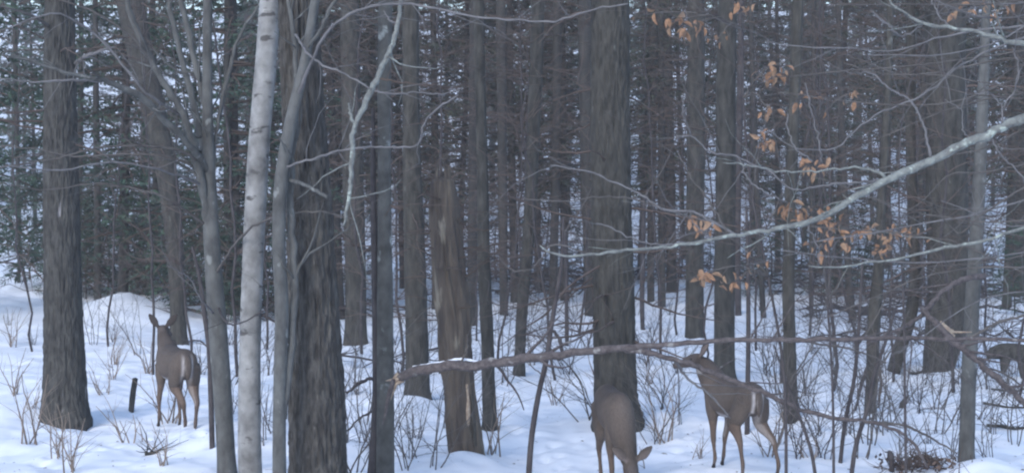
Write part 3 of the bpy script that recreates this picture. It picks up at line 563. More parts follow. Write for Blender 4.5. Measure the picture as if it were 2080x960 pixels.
ORD = ['first', 'second', 'third', 'fourth', 'fifth', 'sixth', 'seventh', 'eighth', 'ninth', 'tenth', 'eleventh', 'twelfth', 'thirteenth', 'fourteenth', 'fifteenth', 'sixteenth', 'seventeenth', 'eighteenth', 'nineteenth', 'twentieth', 'twenty-first', 'twenty-second', 'twenty-third', 'twenty-fourth']
FAM = {}
def family(o, fam, u): FAM.setdefault(fam, []).append((u, o))
def label_families():
    for fam, lst in FAM.items():
        lst.sort(key=lambda t: t[0]); seg = {}
        for u, o in lst:
            k = max(0, sum(1 for a in LM if a[0] <= u) - 1); k = min(k, len(LM) - 2); seg.setdefault(k, []).append(o)
        for k, os_ in seg.items():
            a, b = LM[k][1], LM[k + 1][1]
            for i, o in enumerate(os_):
                o['label'] = (f'{fam} between {a} and {b}' if len(os_) == 1 else f'{ORD[i]} {fam} between {a} and {b}, counted from left')
def conifer(kind, u, d, s, group, cat, name, fam, dz=0):
    ms = {'hem': HEM, 'high': HIGH, 'young': YOUNG, 'dead': DEAD}[kind]; m = ms[R.randrange(len(ms))]
    x = X(u, d); z = float(hgt(x, d)); r = thing(name, 'tree', cat, (x, d, z - .02), group, R.uniform(0, 6.28)); r.scale = (s, s, s * R.uniform(.92, 1.1)); r.rotation_euler = (R.gauss(0, .022), R.gauss(0, .022), r.rotation_euler[2])
    for k, me in enumerate(m):
        o = bpy.data.objects.new(('trunk', 'branches', 'crown', 'dead_twigs')[k], me); C.objects.link(o); o.parent = r
        if k in (1, 3): o['kind'] = 'stuff'
    family(r, fam, u); return r
# first rows, thickest at the left where the hemlock sprays come low
for u, d in [(-90, 33), (240, 36), (455, 35), (150, 46), (290, 50), (560, 45), (80, 75), (400, 62)]:
    conifer('hem', u + R.uniform(-10, 10), d, R.uniform(.9, 1.1), 'hemlocks behind the left half', 'tree', 'hemlock_tree', 'green hemlock')
for u, d in [(690, 50), (810, 44), (985, 47), (1150, 40), (1300, 48), (1390, 56), (1460, 43), (1575, 50), (1700, 42), (1805, 52), (1870, 38), (1960, 48), (2040, 38), (2110, 46), (700, 36), (775, 39), (890, 38), (935, 43), (1040, 40), (1095, 44), (1340, 38), (650, 38), (755, 62), (1225, 60), (1530, 62), (1640, 60), (1900, 62)]:
    conifer('dead', u + R.uniform(-10, 10), d, R.uniform(.9, 1.12), 'conifers with dead lower branches', 'tree', 'spruce_tree', 'dead-skirted conifer')
for k in range(36):
    u = -160 + k * 67 + R.uniform(-30, 30); d = R.uniform(68, 98)
    if (u < 470 and k % 5 not in (0, 2)) or 860 < u < 900 or 1030 < u < 1080 or 1280 < u < 1330: continue
    conifer(['high', 'dead', 'high', 'dead', 'hem', 'high'][k % 6], u, d, R.uniform(.95, 1.25), 'far conifers at the back of the wood', 'tree', 'far_conifer', 'far conifer')
for u, v in [(175, 606), (215, 604), (262, 602), (300, 596), (335, 590), (150, 598), (410, 640), (455, 650), (490, 610), (545, 650), (60, 585), (120, 560), (210, 590), (230, 575), (300, 600), (180, 560), (280, 570), (20, 520), (390, 620), (500, 640), (700, 600), (110, 575), (160, 590), (255, 590), (325, 585), (350, 610), (420, 600), (450, 650), (590, 620), (760, 580), (860, 570), (940, 575), (1060, 570), (1250, 570), (1380, 565), (1530, 575), (1620, 570), (1740, 575), (1870, 585), (1960, 590), (1010, 570), (1100, 580), (1180, 590), (1330, 560), (1560, 600), (1680, 590), (1700, 610), (1760, 600), (1840, 600), (2000, 600), (2060, 640), (1660, 560), (1800, 570), (1440, 560)]:
    d = ground_d(u, v); conifer('young', u, d, R.uniform(.6, 1.15), 'young hemlocks in the undergrowth', 'sapling', 'young_hemlock', 'young hemlock')
# the far wood that reads as one mass
def far_woods():
    rng = random.Random(55); tm = MB(); fmv = []
    rg = np.random.default_rng(5)
    for k in range(110):
        d = rng.uniform(92, 150); uu = rng.uniform(-500, 2580); x = X(uu, d)
        if -60 < uu < 480 and k % 3: continue
        x = X(uu, d); z = float(hgt(x, d)); r = rng.uniform(.1, .24)
        tube(tm, [(x, d, z - .2), (x + rng.gauss(0, .2), d, z + 9), (x + rng.gauss(0, .5), d, z + 20)], [r, r * .8, r * .4], 6)
        n = 420; zz = rg.uniform(rng.uniform(2, 8), 21, n); a = rg.uniform(0, 6.283, n); q = rg.uniform(0, 1, n) ** .6 * 1.7 * np.clip((22 - zz) / 12, .15, 1)
        c = np.stack([x + np.cos(a) * q, d + np.sin(a) * q, z + zz - q * .25], 1)
        dv = np.stack([np.cos(a), np.sin(a), rg.normal(-.3, .3, n)], 1) * rg.uniform(.25, .6, (n, 1)); wv = np.stack([-np.sin(a), np.cos(a), rg.normal(0, .5, n)], 1) * rg.uniform(.08, .2, (n, 1))
        fmv.append(np.stack([c - dv, c + wv, c + dv, c - wv], 1))
    tagp(tm.build('far_trunks', M['bark_far']), 'far-off tree trunks at the back that read as one mass', 'woods', kind='stuff')
    V = np.concatenate(fmv).reshape(-1, 3); fm = MB(); fm.add(V, np.arange(len(V)).reshape(-1, 4))
    tagp(fm.build('far_foliage', M['needles'], smooth=False), 'far-off dark conifer foliage closing the view', 'woods', kind='stuff')
far_woods()

# ------------------------------------------------------------------ bare shrubs of the thicket
def shrub_mesh(seed, h, stems, m, lvl=2, spread=.45):
    rng = random.Random(seed); mb = MB()
    for s in range(stems):
        a = rng.uniform(0, 6.28); t = rng.uniform(.05, spread); dr = (math.cos(a) * t, math.sin(a) * t, 1)
        grow(mb, (rng.gauss(0, .04), rng.gauss(0, .04), -.08), dr, h * rng.uniform(.6, 1.1), rng.uniform(.006, .011), lvl, rng, 5, .12, .2, 3.4)
    return mb.mesh('shrub', M[m])
SH = [shrub_mesh(500 + k, [1.3, 1.7, 1.0, 2.1, 1.5, .8][k], [4, 5, 5, 4, 6, 4][k], ['twig', 'twig', 'twig_pale', 'twig', 'twig_dark', 'twig_pale'][k]) for k in range(6)]
for u, v in [(20, 660), (70, 700), (190, 700), (230, 690), (280, 720), (410, 760), (470, 700), (475, 780), (540, 700), (550, 880), (720, 800), (735, 900), (800, 700), (815, 780), (870, 740), (905, 700), (960, 760), (1025, 780), (1080, 740), (1150, 760), (1190, 720), (1310, 740), (1350, 700), (1380, 760), (1330, 900), (1570, 800), (1560, 760), (1580, 900), (1605, 860), (1650, 840), (1675, 930), (1710, 820), (1765, 900), (1780, 820), (1815, 860), (1845, 900), (1870, 840), (1905, 880), (1940, 860), (1955, 780), (2005, 790), (2020, 880), (2060, 760), (1700, 720), (1650, 720), (1600, 700), (1880, 780), (760, 920), (840, 930), (800, 870), (690, 900), (720, 960), (742, 860), (820, 955), (850, 890), (880, 950), (905, 870), (700, 800), (1200, 850), (1340, 830), (1330, 700), (1380, 860), (1590, 760), (1620, 930), (1640, 800), (1660, 880),
             (1690, 760), (1720, 880), (1735, 700), (1750, 930), (1790, 880), (1800, 760), (1830, 950), (1850, 820), (1880, 900), (1900, 830), (1930, 930), (1990, 850), (2010, 940), (2040, 800), (2060, 900), (2030, 720),
             (1560, 700), (1540, 630), (1660, 660), (1690, 640), (1820, 680), (1860, 700), (1990, 690), (1080, 640), (1110, 690), (1170, 640), (1120, 620), (530, 900), (545, 760), (480, 720), (600, 640), (1010, 700), (950, 640), (1290, 640), (1360, 640), (470, 840)]:
    d = ground_d(u, v); x = X(u, d); o = bpy.data.objects.new('bare_shrub', SH[R.randrange(6)]); C.objects.link(o)
    o.location = (x, d, float(hgt(x, d))); s = R.uniform(.6, 1.05); o.scale = (s, s, s); o.rotation_euler = (R.gauss(0, .12), R.gauss(0, .12), R.uniform(0, 6.28))
    tagp(o, 'x', 'shrub', 'bare shrubs in the snow'); family(o, 'bare shrub', u)
def brush_mesh(seed, L):
    rng = random.Random(seed); mb = MB()
    mp_ = [(L * (t / 8 - .5), .06 * rng.gauss(0, 1), .12 + .05 * rng.gauss(0, 1)) for t in range(9)]; tube(mb, mp_, np.linspace(.024, .01, 9), 6)
    for k in range(7): grow(mb, rng.choice(mp_), (rng.choice((-1, 1)), rng.gauss(0, .5), rng.gauss(.08, .22)), L * rng.uniform(.4, .8), rng.uniform(.010, .024), 2, rng, 5, .05, .16, 4.5, spread=(20, 55))
    return mb.mesh('brush', M['twig_dark'])
BR = [brush_mesh(650 + k, 1.6) for k in range(4)]
for u, v in [(1640, 600), (1720, 640), (1790, 640), (1840, 610), (1560, 585), (1620, 575), (1690, 585), (1740, 610), (1800, 600), (1860, 610), (1830, 660), (1760, 690), (1680, 560), (1900, 690), (2030, 640), (2060, 690), (1150, 590), (1110, 575), (1190, 600), (1090, 600), (1300, 570), (1340, 565), (980, 575), (1030, 570), (230, 585), (150, 560), (300, 575), (60, 540), (420, 620), (500, 650), (560, 640), (730, 640), (700, 740), (1500, 570), (2000, 610), (340, 560), (260, 550), (1420, 565), (100, 520), (190, 545), (390, 560), (470, 580)]:
    d = ground_d(u, v); x = X(u, d); o = bpy.data.objects.new('fallen_brush', BR[R.randrange(4)]); C.objects.link(o); s = R.uniform(.7, 1.1) * (1 if d < 32 else 1.5)
    o.location = (x, d, float(hgt(x, d))); o.scale = (s, s, s); o.rotation_euler = (0, 0, R.gauss(0, .35)); tagp(o, 'x', 'brush', 'dark fallen brush on the snow'); family(o, 'fallen brush', u)
def tall_mesh(seed):
    rng = random.Random(seed); mb = MB(); p = (0, 0, -.1); pts = [p]; x = y = 0
    for i in range(16): x += rng.gauss(0, .05); y += rng.gauss(0, .05); pts.append((x, y, -.1 + .42 * (i + 1)))
    tube(mb, pts, np.linspace(.024, .006, 17), 7); tk = mb.mesh('trunk', M['twig_dark']); mb = MB()
    for i in range(34):
        j = rng.randrange(3, 17); a = rng.uniform(0, 6.28); grow(mb, pts[j], (math.cos(a), math.sin(a), rng.uniform(.1, .9)), rng.uniform(.7, 1.7), .0075, 2, rng, 4, .06, .2, 3.2)
    return tk, mb.mesh('twigs', M['deadnear'])
TL = [tall_mesh(700 + k) for k in range(4)]
for u, d in [(670, 24), (730, 27), (810, 23), (860, 29), (905, 24), (960, 30), (1015, 25), (1065, 28), (1130, 23), (1180, 31), (1330, 26), (1380, 31), (1440, 24), (1545, 27), (1590, 23), (1650, 30), (1700, 22), (1745, 27), (1820, 23), (1880, 30), (1945, 22), (2020, 26), (2060, 21), (60, 27), (230, 28), (300, 24), (400, 26), (490, 24), (545, 28)]:
    u += R.uniform(-12, 12); x = X(u, d); r_ = thing('bare_sapling', 'x', 'sapling', (x, d, float(hgt(x, d))), 'tall bare saplings among the trunks', R.uniform(0, 6.28)); sc = R.uniform(.75, 1.1); r_.scale = (sc, sc, sc)
    r_.rotation_euler = (R.gauss(0, .05), R.gauss(0, .05), r_.rotation_euler[2]); m = TL[R.randrange(4)]
    for nm, me in zip(('trunk', 'twigs'), m):
        o = bpy.data.objects.new(nm, me); C.objects.link(o); o.parent = r_
        if nm == 'twigs': o['kind'] = 'stuff'
    family(r_, 'tall bare sapling', u)
WD = [shrub_mesh(600 + k, .55 + .1 * k, 5, 'grass', 1, .35) for k in range(3)]
for u, v in [(225, 770), (215, 800), (235, 740), (30, 800), (60, 830), (120, 930), (150, 960), (270, 900), (330, 945), (60, 900), (1560, 930), (1650, 930), (1320, 780), (1350, 900), (1210, 800), (1000, 920), (340, 860), (300, 760), (20, 700), (1290, 950), (1130, 820), (1420, 930)]:
    d = ground_d(u, v); x = X(u, d); o = bpy.data.objects.new('dry_weed', WD[R.randrange(3)]); C.objects.link(o)
    o.location = (x, d, float(hgt(x, d))); s = R.uniform(.6, 1.2); o.scale = (s, s, s); o.rotation_euler = (0, 0, R.uniform(0, 6.28))
    tagp(o, 'x', 'weed', 'dry weeds poking out of the snow'); family(o, 'dry weed', u)
label_families()

# ------------------------------------------------------------------ debris on the snow
def stick(label, bp, w, m='twig_dark', name='stick'):
    d = ground_d(*bp[0]); p = [P(u, v, d) for u, v in bp]; org = p[0]; mb = MB(); bark_trunk(mb, [p[0] - (0, 0, .05)] + p[1:], [k * d / F / 2 for k in w], 10, .04, .003, .02, .1, 0, 3)
    o = mb.build(name, M[m], None, org); o.location = org; tagp(o, label, 'stick')
stick('short dark stub standing in snow between left tree and left deer', [(266, 832), (270, 800), (275, 768)], [11, 12, 11], 'bark_mid')
stick('small dark twig stub in snow in the right thicket', [(1826, 828), (1832, 820), (1846, 802)], [5, 9, 3], 'bark_mid')
def lying(label, u, v, L, r, yaw, m='bark_mid', cat='stick', name='fallen_stick'):
    d = ground_d(u, v); x = X(u, d); rng = random.Random(u); mb = MB(); n = 9; s = np.linspace(-L / 2, L / 2, n); xx = x + s * math.cos(yaw); yy = d + s * math.sin(yaw)
    path = np.stack([xx, yy, hgt(xx, yy) + r * .4 + .04 * np.abs(np.sin(s * 3))], 1) - np.array((x, d, 0)); tube(mb, path, np.linspace(r, r * .5, n), 7)
    for k in range(9): grow(mb, tuple(path[rng.randrange(1, n - 1)]), (rng.gauss(0, 1), rng.gauss(0, .6), .6), rng.uniform(.15, .4), r * .35, 1, rng, 4)
    o = mb.build(name, M[m]); o.location = (x, d, 0); tagp(o, label, cat)
lying('small dark wood chip lying on snow at lower left', 308, 922, .12, .02, .3)
lying('dark fallen bough lying in snow at the right edge below the root arch', 2050, 828, .6, .018, -.35)
lying('thin fallen bough in snow at right edge just under the arched root', 2052, 795, .5, .014, .12)
lying('lowest fallen bough in snow at the right edge', 2062, 872, .6, .02, -.5)
lying('dark fallen stick lying under the massive slanted tree', 1880, 752, .5, .02, .25)
def root_arch():
    d = ground_d(2040, 768); org = P(2040, 768, d); root = thing('root_arch', 'dark brown arched stump with snow showing through its legs at right edge', 'stump', org)
    for pts, w, nm in [([(2004, 722), (2020, 716), (2045, 712), (2070, 716), (2110, 726)], [12, 26, 32, 36, 44], 'root'), ([(2044, 716), (2041, 735), (2037, 758)], [30, 20, 7], 'root'), ([(2078, 716), (2082, 745), (2088, 775)], [30, 26, 24], 'root')]:
        mb = MB(); bark_trunk(mb, [P(u, v, d) for u, v in pts], [k * d / F / 2 for k in w], 24, .02, .01, .04, .15, 0, 8); mb.build(nm, M['bark_mid'], root, org)
root_arch()
def brush_pile():
    d = ground_d(1870, 952); x = X(1870, d); z = float(hgt(x, d)); org = (x, d, z); root = thing('brush_pile', 'brown brush pile with a dark knobbly snag at the bottom right edge', 'brush pile', org); rng = random.Random(8)
    mb = MB()
    for k in range(150):
        px = rng.gauss(0, .17); dr = (rng.gauss(0, 1), rng.gauss(0, .6), rng.uniform(0, .9)); m = math.sqrt(sum(c * c for c in dr)); dr = tuple(c / m for c in dr)
        grow(mb, (px, rng.gauss(0, .15), rng.uniform(-.02, .12) * math.exp(-(px / .2) ** 2)), dr, rng.uniform(.08, .28), rng.uniform(.003, .007), 0, rng, 4)
    tagp(mb.build('sticks', M['deadtwig'], root), kind='stuff')
    lf = MB()
    for k in range(160):
        p = np.array((rng.gauss(0, .17), rng.gauss(0, .15), rng.uniform(0, .1))); a = np.array([rng.gauss(0, 1) for _ in range(3)]); b = np.array([rng.gauss(0, 1) for _ in range(3)])
        a *= .03 / np.linalg.norm(a); b *= .02 / np.linalg.norm(b); lf.add([p - a, p + b, p + a, p - b], [(0, 1, 2, 3)])
    tagp(lf.build('dead_leaves', M['litter'], root, smooth=False), kind='stuff')
    kb = MB(); x1 = X(1808, d) - x; bark_trunk(kb, [(x1 + .02, 0, -.08), (x1 + .012, 0, .05), (x1, 0, .14), (x1 - .012, 0, .165)], [.025, .022, .027, .010], 14, .015, .004, .02, .06, 0, 1)
    tube(kb, [(x1, 0, .15), (x1 - .05, 0, .155)], [.012, .004], 6); kb.build('knob', M['twig_dark'], root)
brush_pile()
def litter():
    rng = random.Random(9); mb = MB()
    for k in range(900):
        v = rng.uniform(560, 1000); u = rng.uniform(-50, 2130); d = F * H / (v - VH); x = X(u, d); z = float(hgt(x, d)) + .006; s = rng.uniform(.006, .022); a = rng.uniform(0, 6.28)
        c, n = math.cos(a) * s, math.sin(a) * s; mb.add([(x - c, d - n, z), (x + n * .4, d - c * .4, z + s * .4), (x + c, d + n, z + .003), (x - n * .4, d + c * .4, z)], [(0, 1, 2, 3)])
    tagp(mb.build('leaf_litter', M['litter'], smooth=False), 'bits of dead leaf and bark scattered on the snow', 'litter', kind='stuff')
litter()

# ------------------------------------------------------------------ cold air between the trees
def haze():
    mb = MB(); x0, x1, y0, y1, za, zb = -720, 720, -320, 770, -3, 48
    mb.add([(x, y, z) for z in (za, zb) for y in (y0, y1) for x in (x0, x1)], [(0, 2, 3, 1), (4, 5, 7, 6), (0, 1, 5, 4), (2, 6, 7, 3), (0, 4, 6, 2), (1, 3, 7, 5)])
    m = bpy.data.materials.new('cold_air'); m.use_nodes = True; t = m.node_tree; t.nodes.clear()
    o = t.nodes.new('ShaderNodeOutputMaterial'); v = t.nodes.new('ShaderNodeVolumePrincipled'); v.inputs['Color'].default_value = (.9, .88, .91, 1); v.inputs['Density'].default_value = HAZE
    t.links.new(v.outputs[0], o.inputs['Volume']); tagp(mb.build('haze', m, smooth=False), 'thin cold air paling the far trees', kind='stuff')
HAZE = .0019
haze()

# ------------------------------------------------------------------ deer
def fur_material():
    m = bpy.data.materials.new('deer_fur'); m.use_nodes = True; t = m.node_tree; N = t.nodes; b = N['Principled BSDF']; b.inputs['Roughness'].default_value = .85; b.inputs['Specular IOR Level'].default_value = .15
    at = N.new('ShaderNodeVertexColor'); at.layer_name = 'fur'; tc = N.new('ShaderNodeTexCoord'); mp = N.new('ShaderNodeMapping'); mp.inputs['Scale'].default_value = (1, 1, .3); t.links.new(tc.outputs['Object'], mp.inputs[0])
    n = N.new('ShaderNodeTexNoise'); n.inputs['Scale'].default_value = 90; n.inputs['Detail'].default_value = 4; t.links.new(mp.outputs[0], n.inputs['Vector'])
    mr = N.new('ShaderNodeMapRange'); mr.inputs[1].default_value = .3; mr.inputs[2].default_value = .7; mr.inputs[3].default_value = .82; mr.inputs[4].default_value = 1.16; t.links.new(n.outputs['Fac'], mr.inputs[0])
    mx = N.new('ShaderNodeMix'); mx.data_type = 'RGBA'; mx.blend_type = 'MULTIPLY'; mx.inputs[0].default_value = 1; t.links.new(at.outputs[0], mx.inputs[6]); t.links.new(mr.outputs[0], mx.inputs[7]); t.links.new(mx.outputs[2], b.inputs['Base Color'])
    bp = N.new('ShaderNodeBump'); bp.inputs['Strength'].default_value = .5; bp.inputs['Distance'].default_value = .006; t.links.new(n.outputs['Fac'], bp.inputs['Height']); t.links.new(bp.outputs[0], b.inputs['Normal'])
    return m
M['fur'] = fur_material()
def ell_loft(mb, rings, sides=20, updir=(0, 0, 1)):
    """rings: (centre, half width, half height) along an axis; closed ends"""
    c = np.array([r[0] for r in rings], float); pr = spline([list(a) + [r[1], r[2]] for a, r in zip(c, rings)], len(rings) * 4)
    p = pr[:, :3]; t = np.gradient(p, axis=0); t /= np.linalg.norm(t, axis=1)[:, None]
    side = np.cross(t, np.array(updir, float)); side /= np.linalg.norm(side, axis=1)[:, None]; up = np.cross(side, t)
    th = np.arange(sides) * 2 * math.pi / sides; n = len(p)
    v = p[:, None] + np.maximum(pr[:, 3], .004)[:, None, None] * np.cos(th)[None, :, None] * side[:, None] + np.maximum(pr[:, 4], .004)[:, None, None] * np.sin(th)[None, :, None] * up[:, None]
    i = np.arange(n - 1)[:, None] * sides; j = np.arange(sides)[None]; k = (j + 1) % sides
    q = np.stack([i + j, i + k, i + sides + k, i + sides + j], -1).reshape(-1, 4); v = np.vstack([v.reshape(-1, 3), p[0], p[-1]])
    jj = np.arange(sides); e = (n - 1) * sides
    mb.add(v, q, np.vstack([np.stack([(jj + 1) % sides, jj, jj * 0 + n * sides], 1), np.stack([e + jj, e + (jj + 1) % sides, jj * 0 + n * sides + 1], 1)]))
def deer(label, loc, yaw, neck, hd, roll_up=(0, 0, 1), legs=None, s=1.0, tail_lift=0.0, ears=None, rump=1.0, earw=None, sy=1.0, sx=1.0):
    """neck: list of (point, radius); hd: unit head direction (local frame: +x forward, +y left)"""
    root = thing('deer', label, 'deer', loc, 'white-tailed deer standing in the snow', yaw); root.scale = (s * sx, s * sy, s)
    mb = MB(); seg = []            # seg: (region, a, b, ra, rb)
    tor = [((-.455, 0, .70), .03, .05), ((-.43, 0, .70), .085, .105), ((-.35, 0, .69), .125, .145), ((-.22, 0, .675), .135, .155), ((0, 0, .655), .148, .170), ((.18, 0, .655), .145, .180), ((.30, 0, .665), .125, .175), ((.39, 0, .68), .09, .135), ((.44, 0, .69), .03, .05)]
    ell_loft(mb, tor, 28); seg.append(('torso', np.array((-.42, 0, .69)), np.array((.40, 0, .67)), .13, .15))
    lg = {'hl': [(-.34, .075, .66), (-.25, .10, .47), (-.43, .09, .30), (-.385, .09, .10), (-.35, .09, .0)], 'hr': [(-.34, -.075, .66), (-.25, -.10, .47), (-.43, -.09, .30), (-.385, -.09, .10), (-.35, -.09, .0)],
          'fl': [(.27, .085, .62), (.22, .09, .45), (.25, .08, .27), (.245, .08, .09), (.275, .08, .0)], 'fr': [(.27, -.085, .62), (.22, -.09, .45), (.25, -.08, .27), (.245, -.08, .09), (.275, -.08, .0)]}
    if legs: lg.update(legs)
    for k, pts in lg.items():
        pts = [np.array(p, float) for p in pts]
        if k[0] == 'h': rr = [.105, .062, .028, .0175, .022]; rh = [.125, .085, .034, .019, .022]
        else: rr = [.075, .042, .026, .0165, .022]; rh = [.10, .055, .028, .018, .022]
        m01 = (pts[0] + pts[1]) / 2; rings = [(pts[0] + (0, 0, .02), rr[0] * .75, rh[0] * .8), (m01, (rr[0] + rr[1]) / 2 * .9, (rh[0] + rh[1]) / 2), (pts[1], rr[1], rh[1]), (pts[1] * .45 + pts[2] * .55, (rr[1] + rr[2]) * .42, (rh[1] + rh[2]) * .42), (pts[2], rr[2], rh[2]),
                 (pts[2] * .6 + pts[3] * .4, rr[2] * .66, rh[2] * .68), (pts[3], rr[3] * 1.15, rh[3] * 1.15), (pts[3] * .4 + pts[4] * .6, rr[3] * .95, rr[3]), (pts[4] + (0, 0, .004), rr[4], rh[4] * 1.2)]
        ell_loft(mb, rings, 16, (1, .01, 0))
        reg = 'hind' if k[0] == 'h' else 'fore'
        for a, b, ra, rb, nm in [(0, 1, rh[0], rh[1], reg + '_up'), (1, 2, rh[1], rh[2], reg + '_mid'), (2, 3, .03, .02, reg + '_low'), (3, 4, .02, .02, 'hoof')]: seg.append((nm, pts[a], pts[b], ra, rb))
    nk = [(np.array(p, float), r * .82, r) for p, r in neck]
    ell_loft(mb, nk, 20, (0.02, 0, 1) if abs(nk[-1][0][2] - nk[0][0][2]) < .2 else (-1, 0, .3))
    for a, b in zip(nk[:-1], nk[1:]): seg.append(('neck', a[0], b[0], a[2], b[2]))
    hd = np.array(hd, float); hd /= np.linalg.norm(hd); up = np.array(roll_up, float); sd = np.cross(up, hd); sd /= np.linalg.norm(sd); up = np.cross(hd, sd)
    hb = nk[-1][0] + up * .015                                  # base of the skull
    hp = lambda f, u_=0, s_=0: hb + hd * f + up * u_ + sd * s_
    ell_loft(mb, [(hp(-.045), .03, .035), (hp(-.02), .050, .056), (hp(.035, .004), .060, .064), (hp(.085, -.002), .054, .058), (hp(.13, -.012), .040, .046), (hp(.18, -.020), .032, .036), (hp(.225, -.026), .028, .031), (hp(.25, -.028), .019, .022)], 20, tuple(up))
    seg += [('head', hp(-.02), hp(.1), .06, .055), ('muzzle', hp(.13, -.01), hp(.235, -.026), .04, .028)]
    for sg in (-1, 1):                                         # ears: cupped leaves
        e0 = hp(-.02, .04, .040 * sg); ed = up * .62 + sd * sg * .78 - hd * .12 if ears is None else up * ears[0] + sd * sg * ears[1] + hd * ears[2]; ed = ed if earw is None else np.array((earw[0], earw[1] * (1 if (sd * sg)[1] > 0 else -1), earw[2])); ed /= np.linalg.norm(ed)
        fw = (hd if earw is None else np.array((1., 0, 0))); fw = fw - ed * fw.dot(ed); fw /= np.linalg.norm(fw)
        ell_loft(mb, [(e0 - ed * .02, .016, .014), (e0 + ed * .02, .022, .014), (e0 + ed * .07 + fw * .004, .042, .013), (e0 + ed * .12 + fw * .004, .037, .012), (e0 + ed * .16, .022, .010), (e0 + ed * .182, .008, .007)], 14, tuple(fw))
        seg.append(('ear', e0, e0 + ed * .16, .03, .012))
    tb = np.array((-.445, 0, .77)); tl = [(tb + (.03, 0, .0), .022, .022), (tb + (-.015, 0, -.03), .030, .020), (tb + (-.03 - tail_lift * .05, 0, -.11), .036, .016), (tb + (-.02 - tail_lift * .05, 0, -.19), .026, .012), (tb + (-.012, 0, -.235), .008, .007)]
    ell_loft(mb, tl, 14, (1, 0, .1)); seg.append(('tail', tb, tb + (-.02, 0, -.22), .03, .02))
    me = mb.mesh('body', M['fur']); ob = bpy.data.objects.new('body_source', me); C.objects.link(ob)
    rm = ob.modifiers.new('remesh', 'REMESH'); rm.mode = 'VOXEL'; rm.voxel_size = .0085; rm.use_smooth_shade = True
    sm = ob.modifiers.new('smooth', 'SMOOTH'); sm.factor = .5; sm.iterations = 5
    dg = bpy.context.evaluated_depsgraph_get(); nm_ = bpy.data.meshes.new_from_object(ob.evaluated_get(dg)); bpy.data.objects.remove(ob)
    nm_.name = 'body'; nv = len(nm_.vertices); co = np.empty(nv * 3); nm_.vertices.foreach_get('co', co); co = co.reshape(-1, 3); nrm = np.empty(nv * 3); nm_.vertex_normals.foreach_get('vector', nrm) if hasattr(nm_, 'vertex_normals') else None; nrm = nrm.reshape(-1, 3)
    best = np.full(nv, 9.0); reg = np.zeros(nv, int)
    for k, (nm2, a, b, ra, rb) in enumerate(seg):
        ab = b - a; t = np.clip(((co - a) @ ab) / (ab @ ab), 0, 1); dist = np.linalg.norm(co - (a + t[:, None] * ab), axis=1) - (ra + (rb - ra) * t)
        if nm2 in ('ear', 'tail'): dist -= .004
        u_ = dist < best; best[u_] = dist[u_]; reg[u_] = k
    names = np.array([s_[0] for s_ in seg])[reg]
    brown = np.array((.094, .075, .064)); dark = np.array((.056, .046, .043)); tan = np.array((.115, .084, .068)); white = np.array((.40, .37, .36))
    col = np.tile(brown, (nv, 1)); x, y, z = co.T; ny, nz, nx = nrm[:, 1], nrm[:, 2], nrm[:, 0]
    def blend(mask, c):
        mk = np.clip(mask, 0, 1)[:, None]; col[:] = col * (1 - mk) + c * mk
    nz_ = noise(x * 14, y * 14, z * 14) - .5
    T = np.isin(names, ['torso', 'neck']); blend(T * np.clip((z - .74 + nz_ * .1) / .08, 0, 1) * .6, dark)
    blend(np.isin(names, ['fore_mid', 'fore_low', 'hind_mid', 'hind_low']) * 1.0, tan)
    blend((names == 'torso') * np.clip((.535 - z + nz_ * .05) / .03, 0, 1) * (x < .3), white)
    inner = np.where(y > 0, -ny, ny); blend(np.isin(names, ['hind_up', 'hind_mid', 'fore_mid', 'fore_up']) * np.clip((inner - .5) * 3, 0, 1) * (z < .62) * .55 * rump, white)
    blend((np.isin(names, ['hind_up', 'torso'])) * np.clip((-nx - .35 + nz_ * .3) * 3, 0, 1) * np.clip(1 - abs(abs(y) - .045) / .022, 0, 1) * np.clip((.80 - z) / .08, 0, 1) * np.clip((z - .48) / .1, 0, 1) * 1.5 * rump, white)
    blend((names == 'tail') * np.clip((abs(y) - .022) / .008, 0, 1), white)
    blend(np.isin(names, ['head', 'muzzle']) * 1.0, np.array((.095, .078, .072))); big = noise(x * 5 + 3, y * 5, z * 5); col *= (.68 + .64 * big)[:, None]
    rel = (co - hb); blend(np.isin(names, ['head', 'muzzle', 'neck']) * np.clip((-(rel @ up) - .040) / .02, 0, 1) * (-(rel @ up) < .13) * ((rel @ hd) > -.01) * ((rel @ hd) < .22), white * .6)
    blend(((rel @ hd) > .238) * (names == 'muzzle') * 1.0, np.array((.012, .011, .012)))
    blend((names == 'ear') * np.clip((nrm @ hd - .3) * 3, 0, 1) * .8, np.array((.15, .12, .11))); blend((names == 'ear') * np.clip((-(nrm @ hd) - .1) * 3, 0, 1), dark * .9)
    blend((names == 'hoof') * (z < .045) * 1.0, np.array((.03, .026, .025)))
    ca = nm_.color_attributes.new('fur', 'FLOAT_COLOR', 'POINT'); ca.data.foreach_set('color', np.hstack([col, np.ones((nv, 1))]).ravel())
    nm_.materials.clear(); nm_.materials.append(M['fur'])
    bo = bpy.data.objects.new('body', nm_); C.objects.link(bo); bo.parent = root
    for sg in (-1, 1):
        e = hp(.075, .022, .049 * sg); em = MB(); ell_loft(em, [(e - hd * .012, .002, .002), (e - hd * .007, .008, .009), (e, .010, .011), (e + hd * .007, .008, .009), (e + hd * .012, .002, .002)], 12, tuple(up)); em.build('eye', M['eye'], root)
    return root
def at(u, d): x = X(u, d); return (x, d, float(hgt(x, d)) - .015)
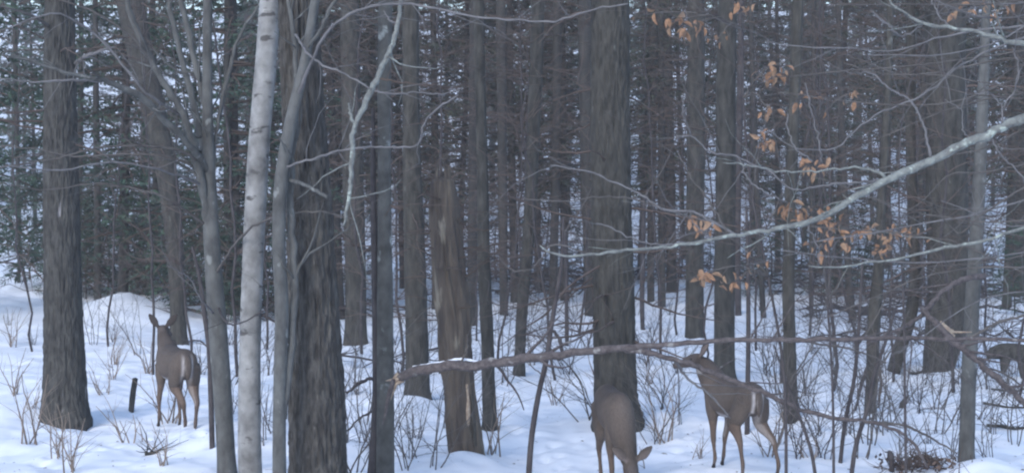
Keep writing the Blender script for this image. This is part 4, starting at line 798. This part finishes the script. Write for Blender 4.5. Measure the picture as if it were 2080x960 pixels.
# left deer: rump to the viewer, looking away
deer('deer at left standing rump first with head raised, looking away into the wood', at(357, ground_d(357, 868)), math.radians(116),
     [((.30, 0, .70), .15), ((.36, -.01, .77), .13), ((.42, .0, .845), .10), ((.45, .01, .905), .080), ((.47, .015, .94), .066)], (.80, -.55, -.12),
     legs={'fl': [(.27, .085, .62), (.24, .09, .45), (.27, .10, .27), (.27, .10, .09), (.30, .10, .0)], 'fr': [(.27, -.085, .62), (.20, -.09, .45), (.17, -.08, .27), (.14, -.08, .09), (.16, -.08, .0)],
           'hr': [(-.34, -.075, .66), (-.28, -.10, .47), (-.46, -.09, .30), (-.44, -.08, .10), (-.41, -.08, .0)], 'hl': [(-.34, .07, .66), (-.22, .07, .47), (-.40, .03, .30), (-.36, 0, .10), (-.33, 0, .0)]}, ears=(.75, .62, .1), rump=.55, s=1.03)
# centre deer: facing the viewer, nose down in the snow
deer('deer grazing head down in front of the thick centre tree with one ear raised', at(1247, 15.0), math.radians(-84),
     [((.26, 0, .67), .16), ((.38, .0, .58), .15), ((.46, .01, .48), .13), ((.51, .03, .38), .10), ((.54, .045, .31), .075)], (.45, .06, -.88), roll_up=(.9, .1, .45), earw=(.1, .8, .62), s=1.1, sy=.86, legs={'fl': [(.24, .075, .62), (.22, .075, .42), (.24, .06, .25), (.24, .06, .08), (.27, .06, .0)], 'fr': [(.26, -.085, .62), (.30, -.09, .42), (.32, -.08, .25), (.31, -.08, .08), (.34, -.08, .0)], 'hl': [(-.34, .075, .66), (-.25, .08, .47), (-.43, .06, .30), (-.385, .05, .10), (-.35, .05, .0)], 'hr': [(-.34, -.075, .66), (-.25, -.08, .47), (-.43, -.06, .30), (-.385, -.05, .10), (-.35, -.05, .0)]})
# right deer: three-quarter from behind, head turned left
deer('deer at right seen from behind with head turned left under the broken branch', at(1490, 15.35), math.radians(114),
     [((.28, .0, .70), .155), ((.35, .02, .79), .145), ((.40, .05, .87), .125), ((.42, .09, .935), .10), ((.425, .13, .965), .07)], (.42, .88, -.12),
     legs={'hl': [(-.34, .08, .66), (-.22, .12, .47), (-.36, .14, .31), (-.43, .15, .11), (-.42, .15, .0)], 'hr': [(-.34, -.08, .66), (-.28, -.12, .47), (-.47, -.15, .31), (-.50, -.18, .10), (-.47, -.18, .0)],
           'fl': [(.27, .085, .62), (.23, .09, .45), (.22, .09, .27), (.19, .09, .09), (.22, .09, .0)], 'fr': [(.27, -.085, .62), (.24, -.09, .45), (.30, -.08, .27), (.33, -.08, .09), (.36, -.08, .0)]}, ears=(.6, .62, -.45), rump=.75, s=.975, sx=.94)
